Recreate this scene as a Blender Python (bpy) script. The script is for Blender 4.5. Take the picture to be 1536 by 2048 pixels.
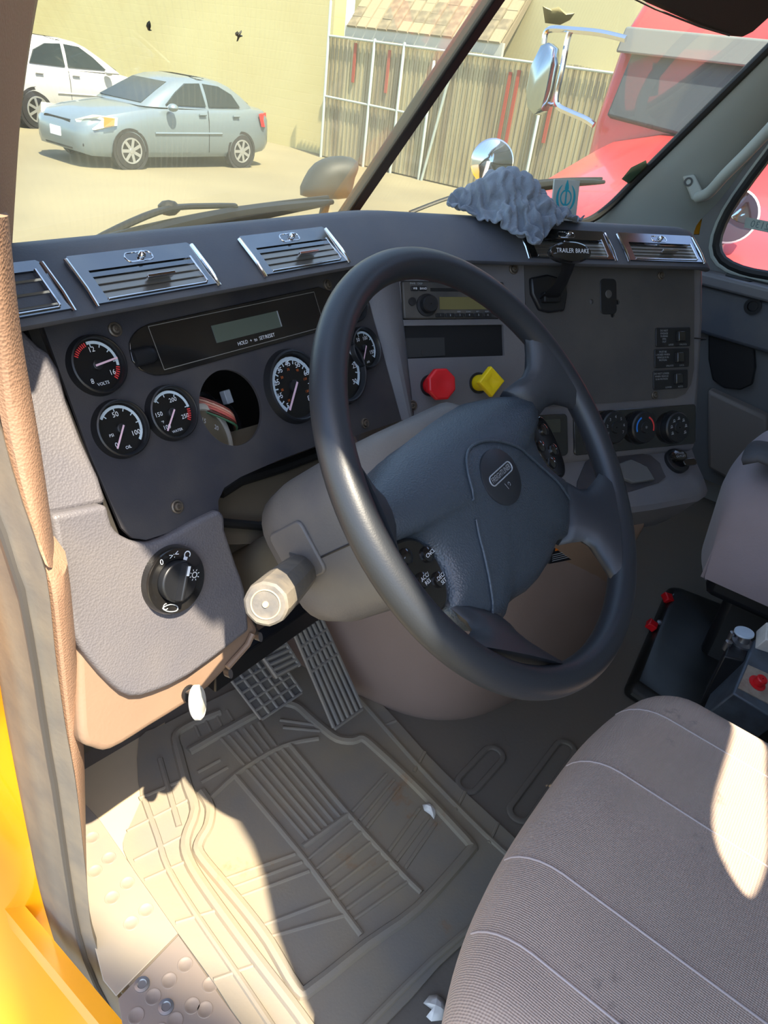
import bpy, bmesh, math, random
from mathutils import Vector, Matrix, noise
random.seed(4)
for _o in list(bpy.data.objects): bpy.data.objects.remove(_o)
scene = bpy.context.scene
COL = scene.collection
# ------------------------------------------------------------------ camera
FPX = 1430.0                                   # focal length in pixels of the 1536x2048 frame
CAM = Vector((0, 0, 1.05))                     # cab floor is z = 0
RX = Vector((0.60242, -0.78920, 0.11940))      # image right
RY = Vector((-0.36129, -0.40300, -0.84087))    # image down
RZ = Vector((0.71173, 0.46342, -0.52790))      # into the picture
cd = bpy.data.cameras.new('camera'); cam = bpy.data.objects.new('camera', cd); COL.objects.link(cam)
cd.sensor_fit = 'HORIZONTAL'; cd.sensor_width = 36; cd.lens = FPX / 1536 * 36; cd.clip_start = .02; cd.clip_end = 200
m = Matrix.Identity(4)
for i in range(3):
    m[i][0] = RX[i]; m[i][1] = -RY[i]; m[i][2] = -RZ[i]; m[i][3] = CAM[i]
cam.matrix_world = m; scene.camera = cam
# ------------------------------------------------------------------ sky, sun, exposure
SUN = Vector((.17, .5, -1)).normalized()       # direction the sunlight travels
w = bpy.data.worlds.new('world'); scene.world = w; w.use_nodes = True
nt = w.node_tree; bg = nt.nodes['Background']
sky = nt.nodes.new('ShaderNodeTexSky'); sky.sky_type = 'NISHITA'; sky.sun_disc = False
sky.sun_elevation = math.asin(-SUN.z); sky.sun_rotation = math.atan2(-SUN.x, -SUN.y)
sky.air_density = 1.0; sky.dust_density = 1.2; sky.ozone_density = 1.0
nt.links.new(sky.outputs[0], bg.inputs[0]); bg.inputs[1].default_value = .44
sd = bpy.data.lights.new('sun', 'SUN'); sd.energy = 13.0; sd.angle = .009; sd.color = (1, .89, .70)
so = bpy.data.objects.new('sun', sd); COL.objects.link(so); so.rotation_euler = SUN.to_track_quat('-Z', 'Y').to_euler(); so.location = (-2, -6, 12)
scene.view_settings.view_transform = 'Standard'; scene.view_settings.look = 'None'
scene.view_settings.gamma = 1; scene.view_settings.use_curve_mapping = False
scene.view_settings.exposure = 0.40
# ------------------------------------------------------------------ pixel -> point helpers (pixel gives a direction; a plane gives the distance)
def ray(x, y): return (RX * ((x - 768) / FPX) + RY * ((y - 1024) / FPX) + RZ).normalized()
def at(x, y, ax, val):
    r = ray(x, y); return CAM + r * ((val - CAM[ax]) / r[ax])
def onpl(x, y, p, n):
    r = ray(x, y); return CAM + r * ((p - CAM).dot(n) / r.dot(n))
def V(*a): return Vector(a)
class Fr:
    """frame: origin, u (right), v (up), n (towards the viewer of that surface)"""
    def __init__(s, o, u, v, n=None):
        s.o = Vector(o); s.u = Vector(u).normalized(); s.n = (Vector(n) if n else Vector(u).cross(Vector(v))).normalized(); s.v = s.n.cross(s.u).normalized()
    def p(s, a, b, c=0): return s.o + s.u * a + s.v * b + s.n * c
    def px(s, x, y, off=0):
        P = onpl(x, y, s.o + s.n * off, s.n) - s.o; return (P.dot(s.u), P.dot(s.v))
    def sh(s, a=0, b=0, c=0): return Fr(s.p(a, b, c), s.u, s.v, s.n)
    def rot(s, ang):
        c, k = math.cos(ang), math.sin(ang); return Fr(s.o, s.u * c + s.v * k, s.v * c - s.u * k, s.n)
W0 = Fr((0, 0, 0), (1, 0, 0), (0, 1, 0))
# ------------------------------------------------------------------ materials
def lin(c): return tuple(((x / 255) / 12.92 if x / 255 < .04045 else ((x / 255 + .055) / 1.055) ** 2.4) for x in c)
MATS = {}
def mat(name, col, rough=.5, metal=0, spec=.5, bump=None, dust=None, coat=0, sheen=0, stretch=None, trans=0, col2=None, scale2=30, spots=None):
    """col sRGB 0-255; bump=(scale,strength[,kind]); dust=(colour, amount, scale); col2 mottles the base colour"""
    if name in MATS: return MATS[name]
    M = bpy.data.materials.new(name); M.use_nodes = True; t = M.node_tree; b = t.nodes['Principled BSDF']
    N = t.nodes.new; L = t.links.new
    b.inputs['Base Color'].default_value = (*lin(col), 1); b.inputs['Roughness'].default_value = rough
    b.inputs['Metallic'].default_value = metal; b.inputs['Specular IOR Level'].default_value = spec
    if coat: b.inputs['Coat Weight'].default_value = coat; b.inputs['Coat Roughness'].default_value = .05
    if sheen: b.inputs['Sheen Weight'].default_value = sheen
    if trans: b.inputs['Transmission Weight'].default_value = trans
    tc = N('ShaderNodeTexCoord'); src = tc.outputs['Object']
    if stretch:
        mp = N('ShaderNodeMapping'); mp.inputs['Scale'].default_value = stretch; L(src, mp.inputs['Vector']); src = mp.outputs[0]
    cur = None
    if col2:
        n = N('ShaderNodeTexNoise'); n.inputs['Scale'].default_value = scale2; n.inputs['Detail'].default_value = 5; L(src, n.inputs['Vector'])
        r = N('ShaderNodeValToRGB'); r.color_ramp.elements[0].position = .38; r.color_ramp.elements[1].position = .66
        r.color_ramp.elements[0].color = (*lin(col), 1); r.color_ramp.elements[1].color = (*lin(col2), 1)
        L(n.outputs['Fac'], r.inputs[0]); cur = r.outputs[0]
    if dust:
        dc, amt, sc = dust
        n = N('ShaderNodeTexNoise'); n.inputs['Scale'].default_value = sc; n.inputs['Detail'].default_value = 6; L(src, n.inputs['Vector'])
        r = N('ShaderNodeMapRange'); r.inputs[1].default_value = .35; r.inputs[2].default_value = .75; r.inputs[3].default_value = amt * .25; r.inputs[4].default_value = amt
        L(n.outputs['Fac'], r.inputs[0])
        mx = N('ShaderNodeMix'); mx.data_type = 'RGBA'
        if cur: L(cur, mx.inputs[6])
        else: mx.inputs[6].default_value = (*lin(col), 1)
        mx.inputs[7].default_value = (*lin(dc), 1); L(r.outputs[0], mx.inputs[0]); cur = mx.outputs[2]
    if spots:
        dc, sc, th_ = spots
        n = N('ShaderNodeTexNoise'); n.inputs['Scale'].default_value = sc; n.inputs['Detail'].default_value = 7; n.inputs['Roughness'].default_value = .7; L(tc.outputs['Object'], n.inputs['Vector'])
        r = N('ShaderNodeMapRange'); r.inputs[1].default_value = th_; r.inputs[2].default_value = th_ + .10; r.inputs[4].default_value = .7; L(n.outputs['Fac'], r.inputs[0])
        mx = N('ShaderNodeMix'); mx.data_type = 'RGBA'
        if cur: L(cur, mx.inputs[6])
        else: mx.inputs[6].default_value = (*lin(col), 1)
        mx.inputs[7].default_value = (*lin(dc), 1); L(r.outputs[0], mx.inputs[0]); cur = mx.outputs[2]
    if cur: L(cur, b.inputs['Base Color'])
    if bump:
        kind = bump[2] if len(bump) > 2 else 'noise'
        if kind == 'voronoi':
            n = N('ShaderNodeTexVoronoi'); n.inputs['Scale'].default_value = bump[0]; out = n.outputs['Distance']
        elif kind == 'weave':
            n = N('ShaderNodeTexWave'); n.wave_type = 'BANDS'; n.bands_direction = 'X'; n.inputs['Scale'].default_value = bump[0]; n.inputs['Distortion'].default_value = .6
            n2 = N('ShaderNodeTexWave'); n2.bands_direction = 'Y'; n2.inputs['Scale'].default_value = bump[0] * .8; n2.inputs['Distortion'].default_value = .6; L(src, n2.inputs['Vector'])
            ma = N('ShaderNodeMath'); ma.operation = 'ADD'; L(n.outputs['Fac'], ma.inputs[0]); L(n2.outputs['Fac'], ma.inputs[1]); out = ma.outputs[0]
        else:
            n = N('ShaderNodeTexNoise'); n.inputs['Scale'].default_value = bump[0]; n.inputs['Detail'].default_value = 3; out = n.outputs['Fac']
        L(src, n.inputs['Vector'])
        bp = N('ShaderNodeBump'); bp.inputs['Strength'].default_value = bump[1]; bp.inputs['Distance'].default_value = bump[3] if len(bump) > 3 else .0008
        L(out, bp.inputs['Height']); L(bp.outputs[0], b.inputs['Normal'])
    MATS[name] = M; return M
def emis(name, col, st):
    M = mat(name, col, .4); b = M.node_tree.nodes['Principled BSDF']; b.inputs['Emission Color'].default_value = (*lin(col), 1); b.inputs['Emission Strength'].default_value = st; return M
def glassmat(name, tint, dust, dcol, scratch=0, fres=1.45):
    M = bpy.data.materials.new(name); M.use_nodes = True; t = M.node_tree; t.nodes.clear(); N = t.nodes.new; L = t.links.new
    o = N('ShaderNodeOutputMaterial'); tr = N('ShaderNodeBsdfTransparent'); tr.inputs[0].default_value = (*tint, 1)
    df = N('ShaderNodeBsdfDiffuse'); df.inputs[0].default_value = (*lin(dcol), 1); tl = N('ShaderNodeBsdfTranslucent'); tl.inputs[0].default_value = (*lin(dcol), 1)
    md = N('ShaderNodeMixShader'); md.inputs[0].default_value = .6; L(df.outputs[0], md.inputs[1]); L(tl.outputs[0], md.inputs[2])
    tc = N('ShaderNodeTexCoord'); n = N('ShaderNodeTexNoise'); n.inputs['Scale'].default_value = 3; n.inputs['Detail'].default_value = 8; L(tc.outputs['Object'], n.inputs['Vector'])
    mr = N('ShaderNodeMapRange'); mr.inputs[1].default_value = .3; mr.inputs[2].default_value = .75; mr.inputs[3].default_value = dust * .6; mr.inputs[4].default_value = dust * 1.4; L(n.outputs['Fac'], mr.inputs[0]); fac = mr.outputs[0]
    if scratch:
        wv = N('ShaderNodeTexWave'); wv.wave_type = 'RINGS'; wv.rings_direction = 'SPHERICAL'; wv.inputs['Scale'].default_value = 60; wv.inputs['Distortion'].default_value = 1.5; wv.inputs['Detail'].default_value = 4; L(tc.outputs['Object'], wv.inputs['Vector'])
        pw = N('ShaderNodeMath'); pw.operation = 'POWER'; pw.inputs[1].default_value = 14; L(wv.outputs['Fac'], pw.inputs[0])
        ml = N('ShaderNodeMath'); ml.operation = 'MULTIPLY_ADD'; ml.inputs[1].default_value = scratch; L(pw.outputs[0], ml.inputs[0]); L(fac, ml.inputs[2]); fac = ml.outputs[0]
    m1 = N('ShaderNodeMixShader'); L(fac, m1.inputs[0]); L(tr.outputs[0], m1.inputs[1]); L(md.outputs[0], m1.inputs[2])
    gl = N('ShaderNodeBsdfGlossy'); gl.inputs['Roughness'].default_value = .02
    fr = N('ShaderNodeFresnel'); fr.inputs[0].default_value = fres
    fm = N('ShaderNodeMath'); fm.operation = 'MULTIPLY'; fm.inputs[1].default_value = .12; L(fr.outputs[0], fm.inputs[0])
    m2 = N('ShaderNodeMixShader'); L(fm.outputs[0], m2.inputs[0]); L(m1.outputs[0], m2.inputs[1]); L(gl.outputs[0], m2.inputs[2]); L(m2.outputs[0], o.inputs[0])
    return M
DUST = (150, 138, 118)
m_dash = mat('dash_plastic', (66, 72, 84), .55, bump=(420, .35), dust=(DUST, .22, 9))
m_pod = mat('pod_plastic', (92, 90, 96), .45, bump=(430, .5, 'voronoi'), dust=(DUST, .2, 12))
m_panel = mat('panel_plastic', (40, 42, 52), .5, bump=(700, .2), dust=(DUST, .16, 14))
m_wing = mat('wing_plastic', (92, 93, 100), .5, bump=(420, .3), dust=(DUST, .25, 10))
m_cpanel = mat('insert_plastic', (60, 60, 62), .6, bump=(500, .25), dust=(DUST, .15, 10))
m_tan = mat('tan_trim', (158, 124, 100), .55, bump=(420, .5, 'voronoi'))
m_brown = mat('brown_trim', (164, 128, 108), .6, bump=(420, .5, 'voronoi'), dust=((120, 105, 88), .2, 6))
m_beige = mat('lower_trim', (126, 102, 84), .5, bump=(250, .3), dust=((150, 124, 100), .4, 8))
m_dog = mat('doghouse_plastic', (142, 122, 112), .5, bump=(250, .25), dust=((110, 90, 72), .45, 5))
m_black = mat('black_plastic', (26, 27, 30), .4)
m_gloss = mat('gloss_black', (16, 17, 20), .12, coat=.6, dust=(DUST, .05, 20))
m_face = mat('dial_black', (14, 14, 16), .35, coat=.4)
m_white = mat('print_white', (225, 230, 235), .5)
m_red = mat('print_red', (215, 60, 60), .5)
m_orange = mat('print_orange', (205, 105, 45), .5)
m_grey = mat('grey_print', (150, 155, 160), .5)
m_needle = mat('needle', (225, 190, 205), .5)
m_screw = mat('screw_steel', (96, 92, 88), .45, .6, dust=((140, 120, 90), .5, 200))
m_chrome = mat('smoked_chrome', (128, 132, 138), .1, 1.0, dust=((190, 184, 170), .18, 25), bump=(18, .04))
m_slat = mat('vent_slat', (150, 146, 140), .28, .75, dust=((150, 142, 128), .5, 35))
m_brightchrome = mat('bright_chrome', (220, 222, 226), .08, 1.0)
m_rim = mat('wheel_rim', (40, 43, 48), .42, bump=(700, .12), spec=.5)
m_pad = mat('wheel_pad', (60, 68, 76), .34, bump=(520, .45, 'voronoi'))
m_shroud = mat('column_shroud', (78, 76, 80), .5, bump=(420, .35), dust=(DUST, .4, 9))
m_rubber = mat('rubber_dusty', (96, 92, 88), .8, dust=((150, 135, 110), .5, 18), bump=(150, .3))
m_blackrub = mat('black_rubber', (14, 14, 15), .6)
m_yellow = mat('yellow_paint', (236, 158, 8), .3, coat=.5, dust=((180, 120, 30), .3, 4))
m_carpet = mat('floor_rubber', (102, 95, 86), .85, dust=((120, 104, 82), .55, 5), bump=(120, .4))
m_mat = mat('mat_rubber', (116, 112, 106), .7, dust=((156, 136, 100), .7, 7), bump=(300, .25), spots=((138, 98, 58), 9, .60))
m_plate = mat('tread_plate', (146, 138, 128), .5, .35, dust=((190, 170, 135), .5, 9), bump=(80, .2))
m_pillar = mat('pillar_trim', (150, 156, 150), .7, bump=(350, .2))
m_fabric = mat('seat_fabric', (182, 158, 142), .9, sheen=.25, bump=(150, .8, 'weave'), dust=((130, 114, 104), .5, 6), col2=(196, 172, 154), scale2=4, spots=((62, 56, 54), 11, .62))
m_fabric2 = mat('seat_fabric_plain', (158, 142, 144), .9, sheen=.2, bump=(300, .5), dust=((96, 88, 88), .4, 6))
m_jacket = mat('dark_cloth', (58, 56, 56), .9, bump=(140, .5), col2=(84, 84, 88), scale2=6)
m_rag = mat('terry_cloth', (112, 122, 134), .95, sheen=.3, bump=(420, 1.0), col2=(92, 100, 112), scale2=18)
m_dark = mat('under_dark', (30, 28, 26), .9, dust=((80, 72, 60), .3, 12))
m_cav = mat('cavity_brown', (72, 64, 54), .9, dust=((120, 108, 84), .4, 8))
m_paper = mat('paper', (226, 222, 214), .9, bump=(60, .5), dust=((150, 130, 105), .35, 30))
m_redk = mat('red_knob', (216, 26, 34), .35)
m_yelk = mat('yellow_knob', (240, 205, 10), .35)
m_pedal = mat('pedal_rubber', (66, 66, 68), .6, dust=((128, 116, 96), .5, 20))
m_steel = mat('steel', (150, 150, 152), .35, .9)
m_brass = mat('brass', (190, 140, 60), .35, .9)
# ------------------------------------------------------------------ mesh builder
class MB:
    def __init__(s): s.v = []; s.f = []
    def add(s, vs, fs):
        k = len(s.v); s.v += [Vector(q) for q in vs]; s.f += [tuple(i + k for i in f) for f in fs]; return s
    def loft(s, loops, closed=True, cap0=True, cap1=True):
        n = len(loops[0]); vs = [q for l in loops for q in l]; fs = []
        for i in range(len(loops) - 1):
            for j in range(n if closed else n - 1):
                a, b = i * n + j, i * n + (j + 1) % n; fs.append((a, b, b + n, a + n))
        if closed and cap0: fs.append(tuple(range(n - 1, -1, -1)))
        if closed and cap1: fs.append(tuple((len(loops) - 1) * n + j for j in range(n)))
        return s.add(vs, fs)
    def prism(s, pts, fr, d0, d1, top=None):
        """outline pts (a,b) in frame fr, extruded from n=d0 to n=d1; top: optional other outline at d1"""
        t = top or pts
        return s.loft([[fr.p(a, b, d0) for a, b in pts], [fr.p(a, b, d1) for a, b in t]])
    def box(s, fr, a0, a1, b0, b1, c0, c1): return s.prism([(a0, b0), (a1, b0), (a1, b1), (a0, b1)], fr, c0, c1)
    def holed(s, outer, holes, fr, d0, d1):
        """plate with holes"""
        from mathutils.geometry import delaunay_2d_cdt
        P = []; E_ = []
        for pts in [outer] + holes:
            k = len(P); P += [Vector(q) for q in pts]; E_ += [(k + i, k + (i + 1) % len(pts)) for i in range(len(pts))]
        co, _e, tri = delaunay_2d_cdt(P, E_, [], 0, 1e-7)[:3]
        def inside(poly, x, y):
            c = False
            for i in range(len(poly)):
                x0, y0 = poly[i]; x1, y1 = poly[i - 1]
                if (y0 > y) != (y1 > y) and x < (x1 - x0) * (y - y0) / (y1 - y0) + x0: c = not c
            return c
        fs = []
        for t in tri:
            cx = sum(co[i][0] for i in t) / 3; cy = sum(co[i][1] for i in t) / 3
            if inside(outer, cx, cy) and not any(inside(h, cx, cy) for h in holes): fs.append(tuple(t))
        co = [tuple(q) for q in co]
        s.add([fr.p(a, b, d1) for a, b in co], fs); s.add([fr.p(a, b, d0) for a, b in co], [f[::-1] for f in fs])
        for pts in [outer] + holes: s.loft([[fr.p(a, b, d0) for a, b in pts], [fr.p(a, b, d1) for a, b in pts]], True, False, False)
        return s
    def lathe(s, prof, fr, seg=32, cap=True, sx=1, sy=1):
        """prof list of (r, c): ring radius and height along fr.n"""
        return s.loft([[fr.p(r * sx * math.cos(2 * math.pi * k / seg), r * sy * math.sin(2 * math.pi * k / seg), c) for k in range(seg)] for r, c in prof], True, cap, cap)
    def tube(s, path, r, seg=8, closed=False, flat=None):
        path = [Vector(q) for q in path]; n = len(path); loops = []; up = None
        for i in range(n):
            if closed: t = path[(i + 1) % n] - path[i - 1]
            else: t = path[min(i + 1, n - 1)] - path[max(i - 1, 0)]
            t.normalize()
            if up is None: up = Vector((0, 0, 1)) if abs(t.z) < .9 else Vector((0, 1, 0))
            b = t.cross(up)
            if b.length < 1e-6: b = t.cross(Vector((1, 0, 0)))
            b.normalize(); nn = b.cross(t).normalized(); up = nn
            rr = r[i] if isinstance(r, (list, tuple)) else r; k2 = flat or 1
            loops.append([path[i] + b * (rr * math.cos(2 * math.pi * k / seg)) + nn * (rr * k2 * math.sin(2 * math.pi * k / seg)) for k in range(seg)])
        if closed: return s.loft(loops + [loops[0]], True, False, False)
        return s.loft(loops)
    def grid(s, P, cols=None):
        """P[i][j] points"""
        n = len(P[0]); vs = [q for r in P for q in r]; fs = []
        for i in range(len(P) - 1):
            for j in range(n - 1): a = i * n + j; fs.append((a, a + 1, a + n + 1, a + n))
        return s.add(vs, fs)
    def ball(s, c, r, seg=12, sc=(1, 1, 1)):
        c = Vector(c); return s.loft([[c + V(r * sc[0] * math.sin(a) * math.cos(2 * math.pi * k / seg), r * sc[1] * math.sin(a) * math.sin(2 * math.pi * k / seg), r * sc[2] * math.cos(a)) for k in range(seg)] for a in [.02 + i * (math.pi - .04) / (seg // 2) for i in range(seg // 2 + 1)]])
def circ(c, r, n=40, a0=0, sx=1): return [(c[0] + r * sx * math.cos(a0 + 2 * math.pi * k / n), c[1] + r * math.sin(a0 + 2 * math.pi * k / n)) for k in range(n)]
def rrect(a0, a1, b0, b1, r, n=4):
    out = []
    for cx, cy, s in ((a1 - r, b1 - r, 0), (a0 + r, b1 - r, 90), (a0 + r, b0 + r, 180), (a1 - r, b0 + r, 270)):
        out += [(cx + r * math.cos(math.radians(s + 90 * k / n)), cy + r * math.sin(math.radians(s + 90 * k / n))) for k in range(n + 1)]
    return out
def smooth(pts, n=4, closed=False):
    """Catmull-Rom through points (tuples or Vectors)"""
    P = [Vector(p) for p in pts]; out = []; N = len(P)
    for i in range(N if closed else N - 1):
        p0 = P[(i - 1) % N] if closed else P[max(i - 1, 0)]; p1 = P[i]; p2 = P[(i + 1) % N]; p3 = P[(i + 2) % N] if closed else P[min(i + 2, N - 1)]
        for k in range(n):
            t = k / n; out.append(.5 * ((2 * p1) + (p2 - p0) * t + (2 * p0 - 5 * p1 + 4 * p2 - p3) * t * t + (3 * p1 - p0 - 3 * p2 + p3) * t ** 3))
    if not closed: out.append(P[-1])
    return [tuple(q) for q in out]
def obj(name, mb, mt, parent=None, bevel=0, seg=2, sharp=35, solid=0, sub=0, label=None, kind=None):
    me = bpy.data.meshes.new(name); off = parent['_o'] if parent is not None and '_o' in parent else (0, 0, 0)
    off = Vector(off)
    me.from_pydata([tuple(v - off) for v in mb.v], [], mb.f); me.update()
    bm = bmesh.new(); bm.from_mesh(me); bmesh.ops.recalc_face_normals(bm, faces=bm.faces[:]); bm.to_mesh(me); bm.free()
    me.materials.append(mt)
    o = bpy.data.objects.new(name, me); COL.objects.link(o)
    if parent is not None:
        o.parent = parent; o['_o'] = list(off)
    if solid: md = o.modifiers.new('s', 'SOLIDIFY'); md.thickness = solid; md.offset = -1
    if bevel: md = o.modifiers.new('b', 'BEVEL'); md.width = bevel; md.segments = seg; md.limit_method = 'ANGLE'; md.angle_limit = math.radians(32)
    if sub: md = o.modifiers.new('u', 'SUBSURF'); md.levels = sub; md.render_levels = sub
    for p in me.polygons: p.use_smooth = True
    try: me.set_sharp_from_angle(angle=math.radians(sharp))
    except Exception: pass
    if label: o['label'] = label
    if kind: o['kind'] = kind
    elif name in ('numerals', 'lettering', 'symbols', 'scale_band', 'red_ticks', 'orange_numerals', 'print_lines', 'button_print'): o['kind'] = 'stuff'
    return o
def thing(name, label, cat, loc=(0, 0, 0), group=None):
    o = bpy.data.objects.new(name, None); o.empty_display_size = .05; COL.objects.link(o); o.location = loc; o['_o'] = list(loc)
    o['label'] = label; o['category'] = cat
    if group: o['group'] = group
    return o
def tag(o, label, cat, group=None):
    o['label'] = label; o['category'] = cat
    if group: o['group'] = group
    return o
def struct(o, label=None):
    o['kind'] = 'structure'
    if label: o['label'] = label
    return o
TXT = {}
def textgeo(s, align='CENTER'):
    k = (s, align)
    if k in TXT: return TXT[k]
    c = bpy.data.curves.new('t', 'FONT'); c.body = s; c.size = 1; c.align_x = align; c.align_y = 'CENTER'; c.resolution_u = 2
    o = bpy.data.objects.new('t', c); COL.objects.link(o); dg = bpy.context.evaluated_depsgraph_get(); dg.update()
    me = bpy.data.meshes.new_from_object(o.evaluated_get(dg)); TXT[k] = ([tuple(q.co) for q in me.vertices], [tuple(p.vertices) for p in me.polygons])
    bpy.data.objects.remove(o); bpy.data.curves.remove(c); bpy.data.meshes.remove(me); return TXT[k]
def put_text(mb, s, fr, a, b, size, c=.0006, align='CENTER', wide=1):
    vs, fs = textgeo(s, align); mb.add([fr.p(a + x * size * wide, b + y * size, c) for x, y, z in vs], fs)
def arcband(mb, fr, cx, cy, r0, r1, a0, a1, c=.0006, n=20):
    lo = []; 
    for k in range(n + 1):
        a = math.radians(a0 + (a1 - a0) * k / n); lo.append([fr.p(cx + r * math.cos(a), cy + r * math.sin(a), c) for r in (r0, r1)])
    mb.grid(lo)
def strip(mb, fr, p, q, wd, c=.0006):
    d = Vector((q[0] - p[0], q[1] - p[1])); d.normalize(); k = (-d.y * wd / 2, d.x * wd / 2)
    mb.add([fr.p(p[0] + k[0], p[1] + k[1], c), fr.p(p[0] - k[0], p[1] - k[1], c), fr.p(q[0] - k[0], q[1] - k[1], c), fr.p(q[0] + k[0], q[1] + k[1], c)], [(0, 1, 2, 3)])
def copy_tree(o, parent=None, delta=None):
    c = o.copy(); COL.objects.link(c); c.parent = parent
    if delta is not None: c.location = o.location + delta
    for ch in list(o.children): copy_tree(ch, c)
    return c
# ================================================================== frames of the cab
AL = math.radians(28.5)
FA = Fr((.3875, .6169, .7616), (1, 0, 0), (0, math.sin(AL), math.cos(AL)))          # driver gauge panel
FP = Fr(FA.p(0, -.17, 0), (1, 0, 0), (0, math.sin(math.radians(17)), math.cos(math.radians(17))))   # lower switch pod, more upright
TH = math.radians(30); BE = math.radians(26)
_h = V(math.cos(TH), -math.sin(TH), 0); _out = V(-math.sin(TH), -math.cos(TH), 0)
FB = Fr((.854, .571, .681), _h, V(0, 0, 1) * math.cos(BE) - _out * math.sin(BE))      # angled wing of the dash
WC = V(.589, .256, .734); WN = V(.037, -.715, .698)                                  # wheel centre, axis towards driver
FW = Fr(WC, V(1, 0, 0) - WN * WN.x, (0, 0, 1), WN)
XC = 1.24                                                                            # centre line of the cab
def ypane(z, x): return (.802 if x < XC - .5 or x > XC + .5 else .996) - .69 * (z - (.754 if abs(x - XC) > .5 else .785))
def interp(tab, z):
    if z <= tab[0][0]: return tab[0][1]
    for (a, b), (c, d) in zip(tab, tab[1:]):
        if z <= c: return b + (d - b) * (z - a) / (c - a)
    return tab[-1][1]
def resample(pts, n):
    P = [Vector(p) for p in pts]; L = [0]
    for a, b in zip(P, P[1:]): L.append(L[-1] + (b - a).length)
    out = []
    for k in range(n):
        s = L[-1] * k / (n - 1); i = max(j for j in range(len(L)) if L[j] <= s + 1e-9); i = min(i, len(P) - 2)
        t = (s - L[i]) / (L[i + 1] - L[i]); out.append(P[i].lerp(P[i + 1], t))
    return out
def ribbon(A, B, thick, bulge=0, nb=(0, -1, 0), n=24, m=6, groove=None):
    """solid band between two 3D polylines, bulging along nb"""
    A = resample([tuple(q) for q in smooth(A, 4)], n); B = resample([tuple(q) for q in smooth(B, 4)], n); nb = Vector(nb).normalized(); mb = MB(); loops = []
    for a, b in zip(A, B):
        f = []
        for j in range(m + 1):
            t = j / m; h = bulge * math.sin(math.pi * t) ** .7
            if groove: h += groove * math.cos(t * math.pi * 6)
            f.append(a.lerp(b, t) + nb * h)
        loops.append(f + [q - nb * thick for q in f[::-1]])
    return mb.loft(loops)
# ------------------------------------------------------------------ floor, roof, walls
mb = MB(); mb.box(W0, .24, 2.28, -.6, .98, -.05, 0); struct(obj('floor', mb, m_carpet))
FY = Fr((0, 0, 0), (0, 1, 0), (0, 0, 1))          # u = +y, v = +z, n = +x
FXZ = Fr((0, 0, 0), (1, 0, 0), (0, 0, 1))         # u = +x, v = +z, n = -y
m_head = mat('headliner', (150, 148, 142), .9)
mb = MB(); mb.box(W0, .19, 2.3, -.6, .10, 2.0, 2.05); mb.prism([(.10, 2.05), (.08, 2.0), (.36, 1.46), (.42, 1.46)], FY, .19, 2.3); struct(obj('ceiling', mb, m_head))
op = [(.72, .0), (.73, .3), (.71, .5), (.69, .72), (.66, .9), (.52, 1.10), (.45, 1.22), (.36, 1.40), (.28, 1.56), (.22, 1.63), (.178, 1.643), (.15, 1.64), (.126, 1.60), (.095, 1.565), (.06, 1.563), (.024, 1.597), (-.049, 1.669), (-.15, 1.779), (-.192, 1.832), (-.215, 1.90), (-.267, 1.886), (-.332, 1.852), (-.372, 1.788), (-.379, 1.703), (-.359, 1.559), (-.30, 1.305), (-.279, 1.131), (-.279, .0)]  # door opening; upper and rear edges shaped to cast the pod and floor shadows
mb = MB(); mb.holed([(.99, -.05), (.99, .62), (.86, .75), (.38, 1.46), (.10, 2.05), (-.6, 2.05), (-.6, -.05)], [op], FY, .19, .21); struct(obj('wall_left', mb, m_yellow))
mb = MB(); mb.box(FXZ, .24, 2.28, 0, .62, -.98, -.94); mb.prism([(.80, 0), (.94, 0), (.94, .30)], FY, .30, 2.25); struct(obj('wall_front', mb, m_cav))
hole = [(.437, 1.205), (.455, 1.275), (.50, 1.315), (.60, 1.327), (.68, 1.330), (.68, 1.262), (.62, 1.235), (.512, 1.188), (.46, 1.185)]  # unseen opening added behind the driver, shaped to throw the seat's sun patch
mb = MB(); mb.holed([(.24, -.05), (2.28, -.05), (2.28, 2.05), (.24, 2.05)], [smooth(hole, 3, True)], FXZ, .5, .504); struct(obj('wall_rear', mb, m_head))
# ------------------------------------------------------------------ left door jamb: pillar trim, lower trim, seal, painted sill
yj = [(.30, .644), (.5, .62), (.72, .578), (.86, .546), (1.05, .487), (1.2, .42), (1.4, .33)]
A = [at(x, y, 0, .36) for x, y in ((14, 640), (22, 530), (30, 400), (40, 250), (56, 120), (76, 0), (112, -190), (170, -480))]
B = [at(x, y, 0, .25) for x, y in ((-60, 640), (-45, 530), (-32, 400), (-22, 250), (-10, 120), (0, 0), (15, -190), (40, -480))]
trim1 = struct(obj('trim_1', ribbon(A, B, .02, .008, (-.5, -1, 0)), m_brown))
A = [at(x, y, 0, .272) for x, y in ((18, 430), (30, 560), (48, 700), (82, 900), (112, 1110))]
B = [at(x, y, 0, .242) for x, y in ((-30, 430), (-16, 600), (-8, 760), (4, 850), (30, 960), (60, 1050), (90, 1128))]
struct(obj('trim_2', ribbon(A, B, .02, .014, (-.4, -1, .1)), m_tan))
A = [at(x, y, 0, .268) for x, y in ((112, 1096), (134, 1120), (150, 1270), (160, 1400), (168, 1500), (171, 1620), (173, 1760))]
B = [at(x, y, 0, .242) for x, y in ((82, 1122), (96, 1180), (110, 1300), (126, 1430), (142, 1540), (158, 1650), (172, 1775))]
struct(obj('trim_3', ribbon(A, B, .02, .012, (-.5, -1, 0)), m_tan))
se = [(-82, 60), (-76, 250), (-64, 450), (-48, 640), (-30, 800), (0, 850), (30, 960), (60, 1050), (88, 1130), (100, 1200), (112, 1320), (132, 1460), (152, 1570), (172, 1750), (186, 1870), (232, 1985), (285, 2075)]
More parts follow.
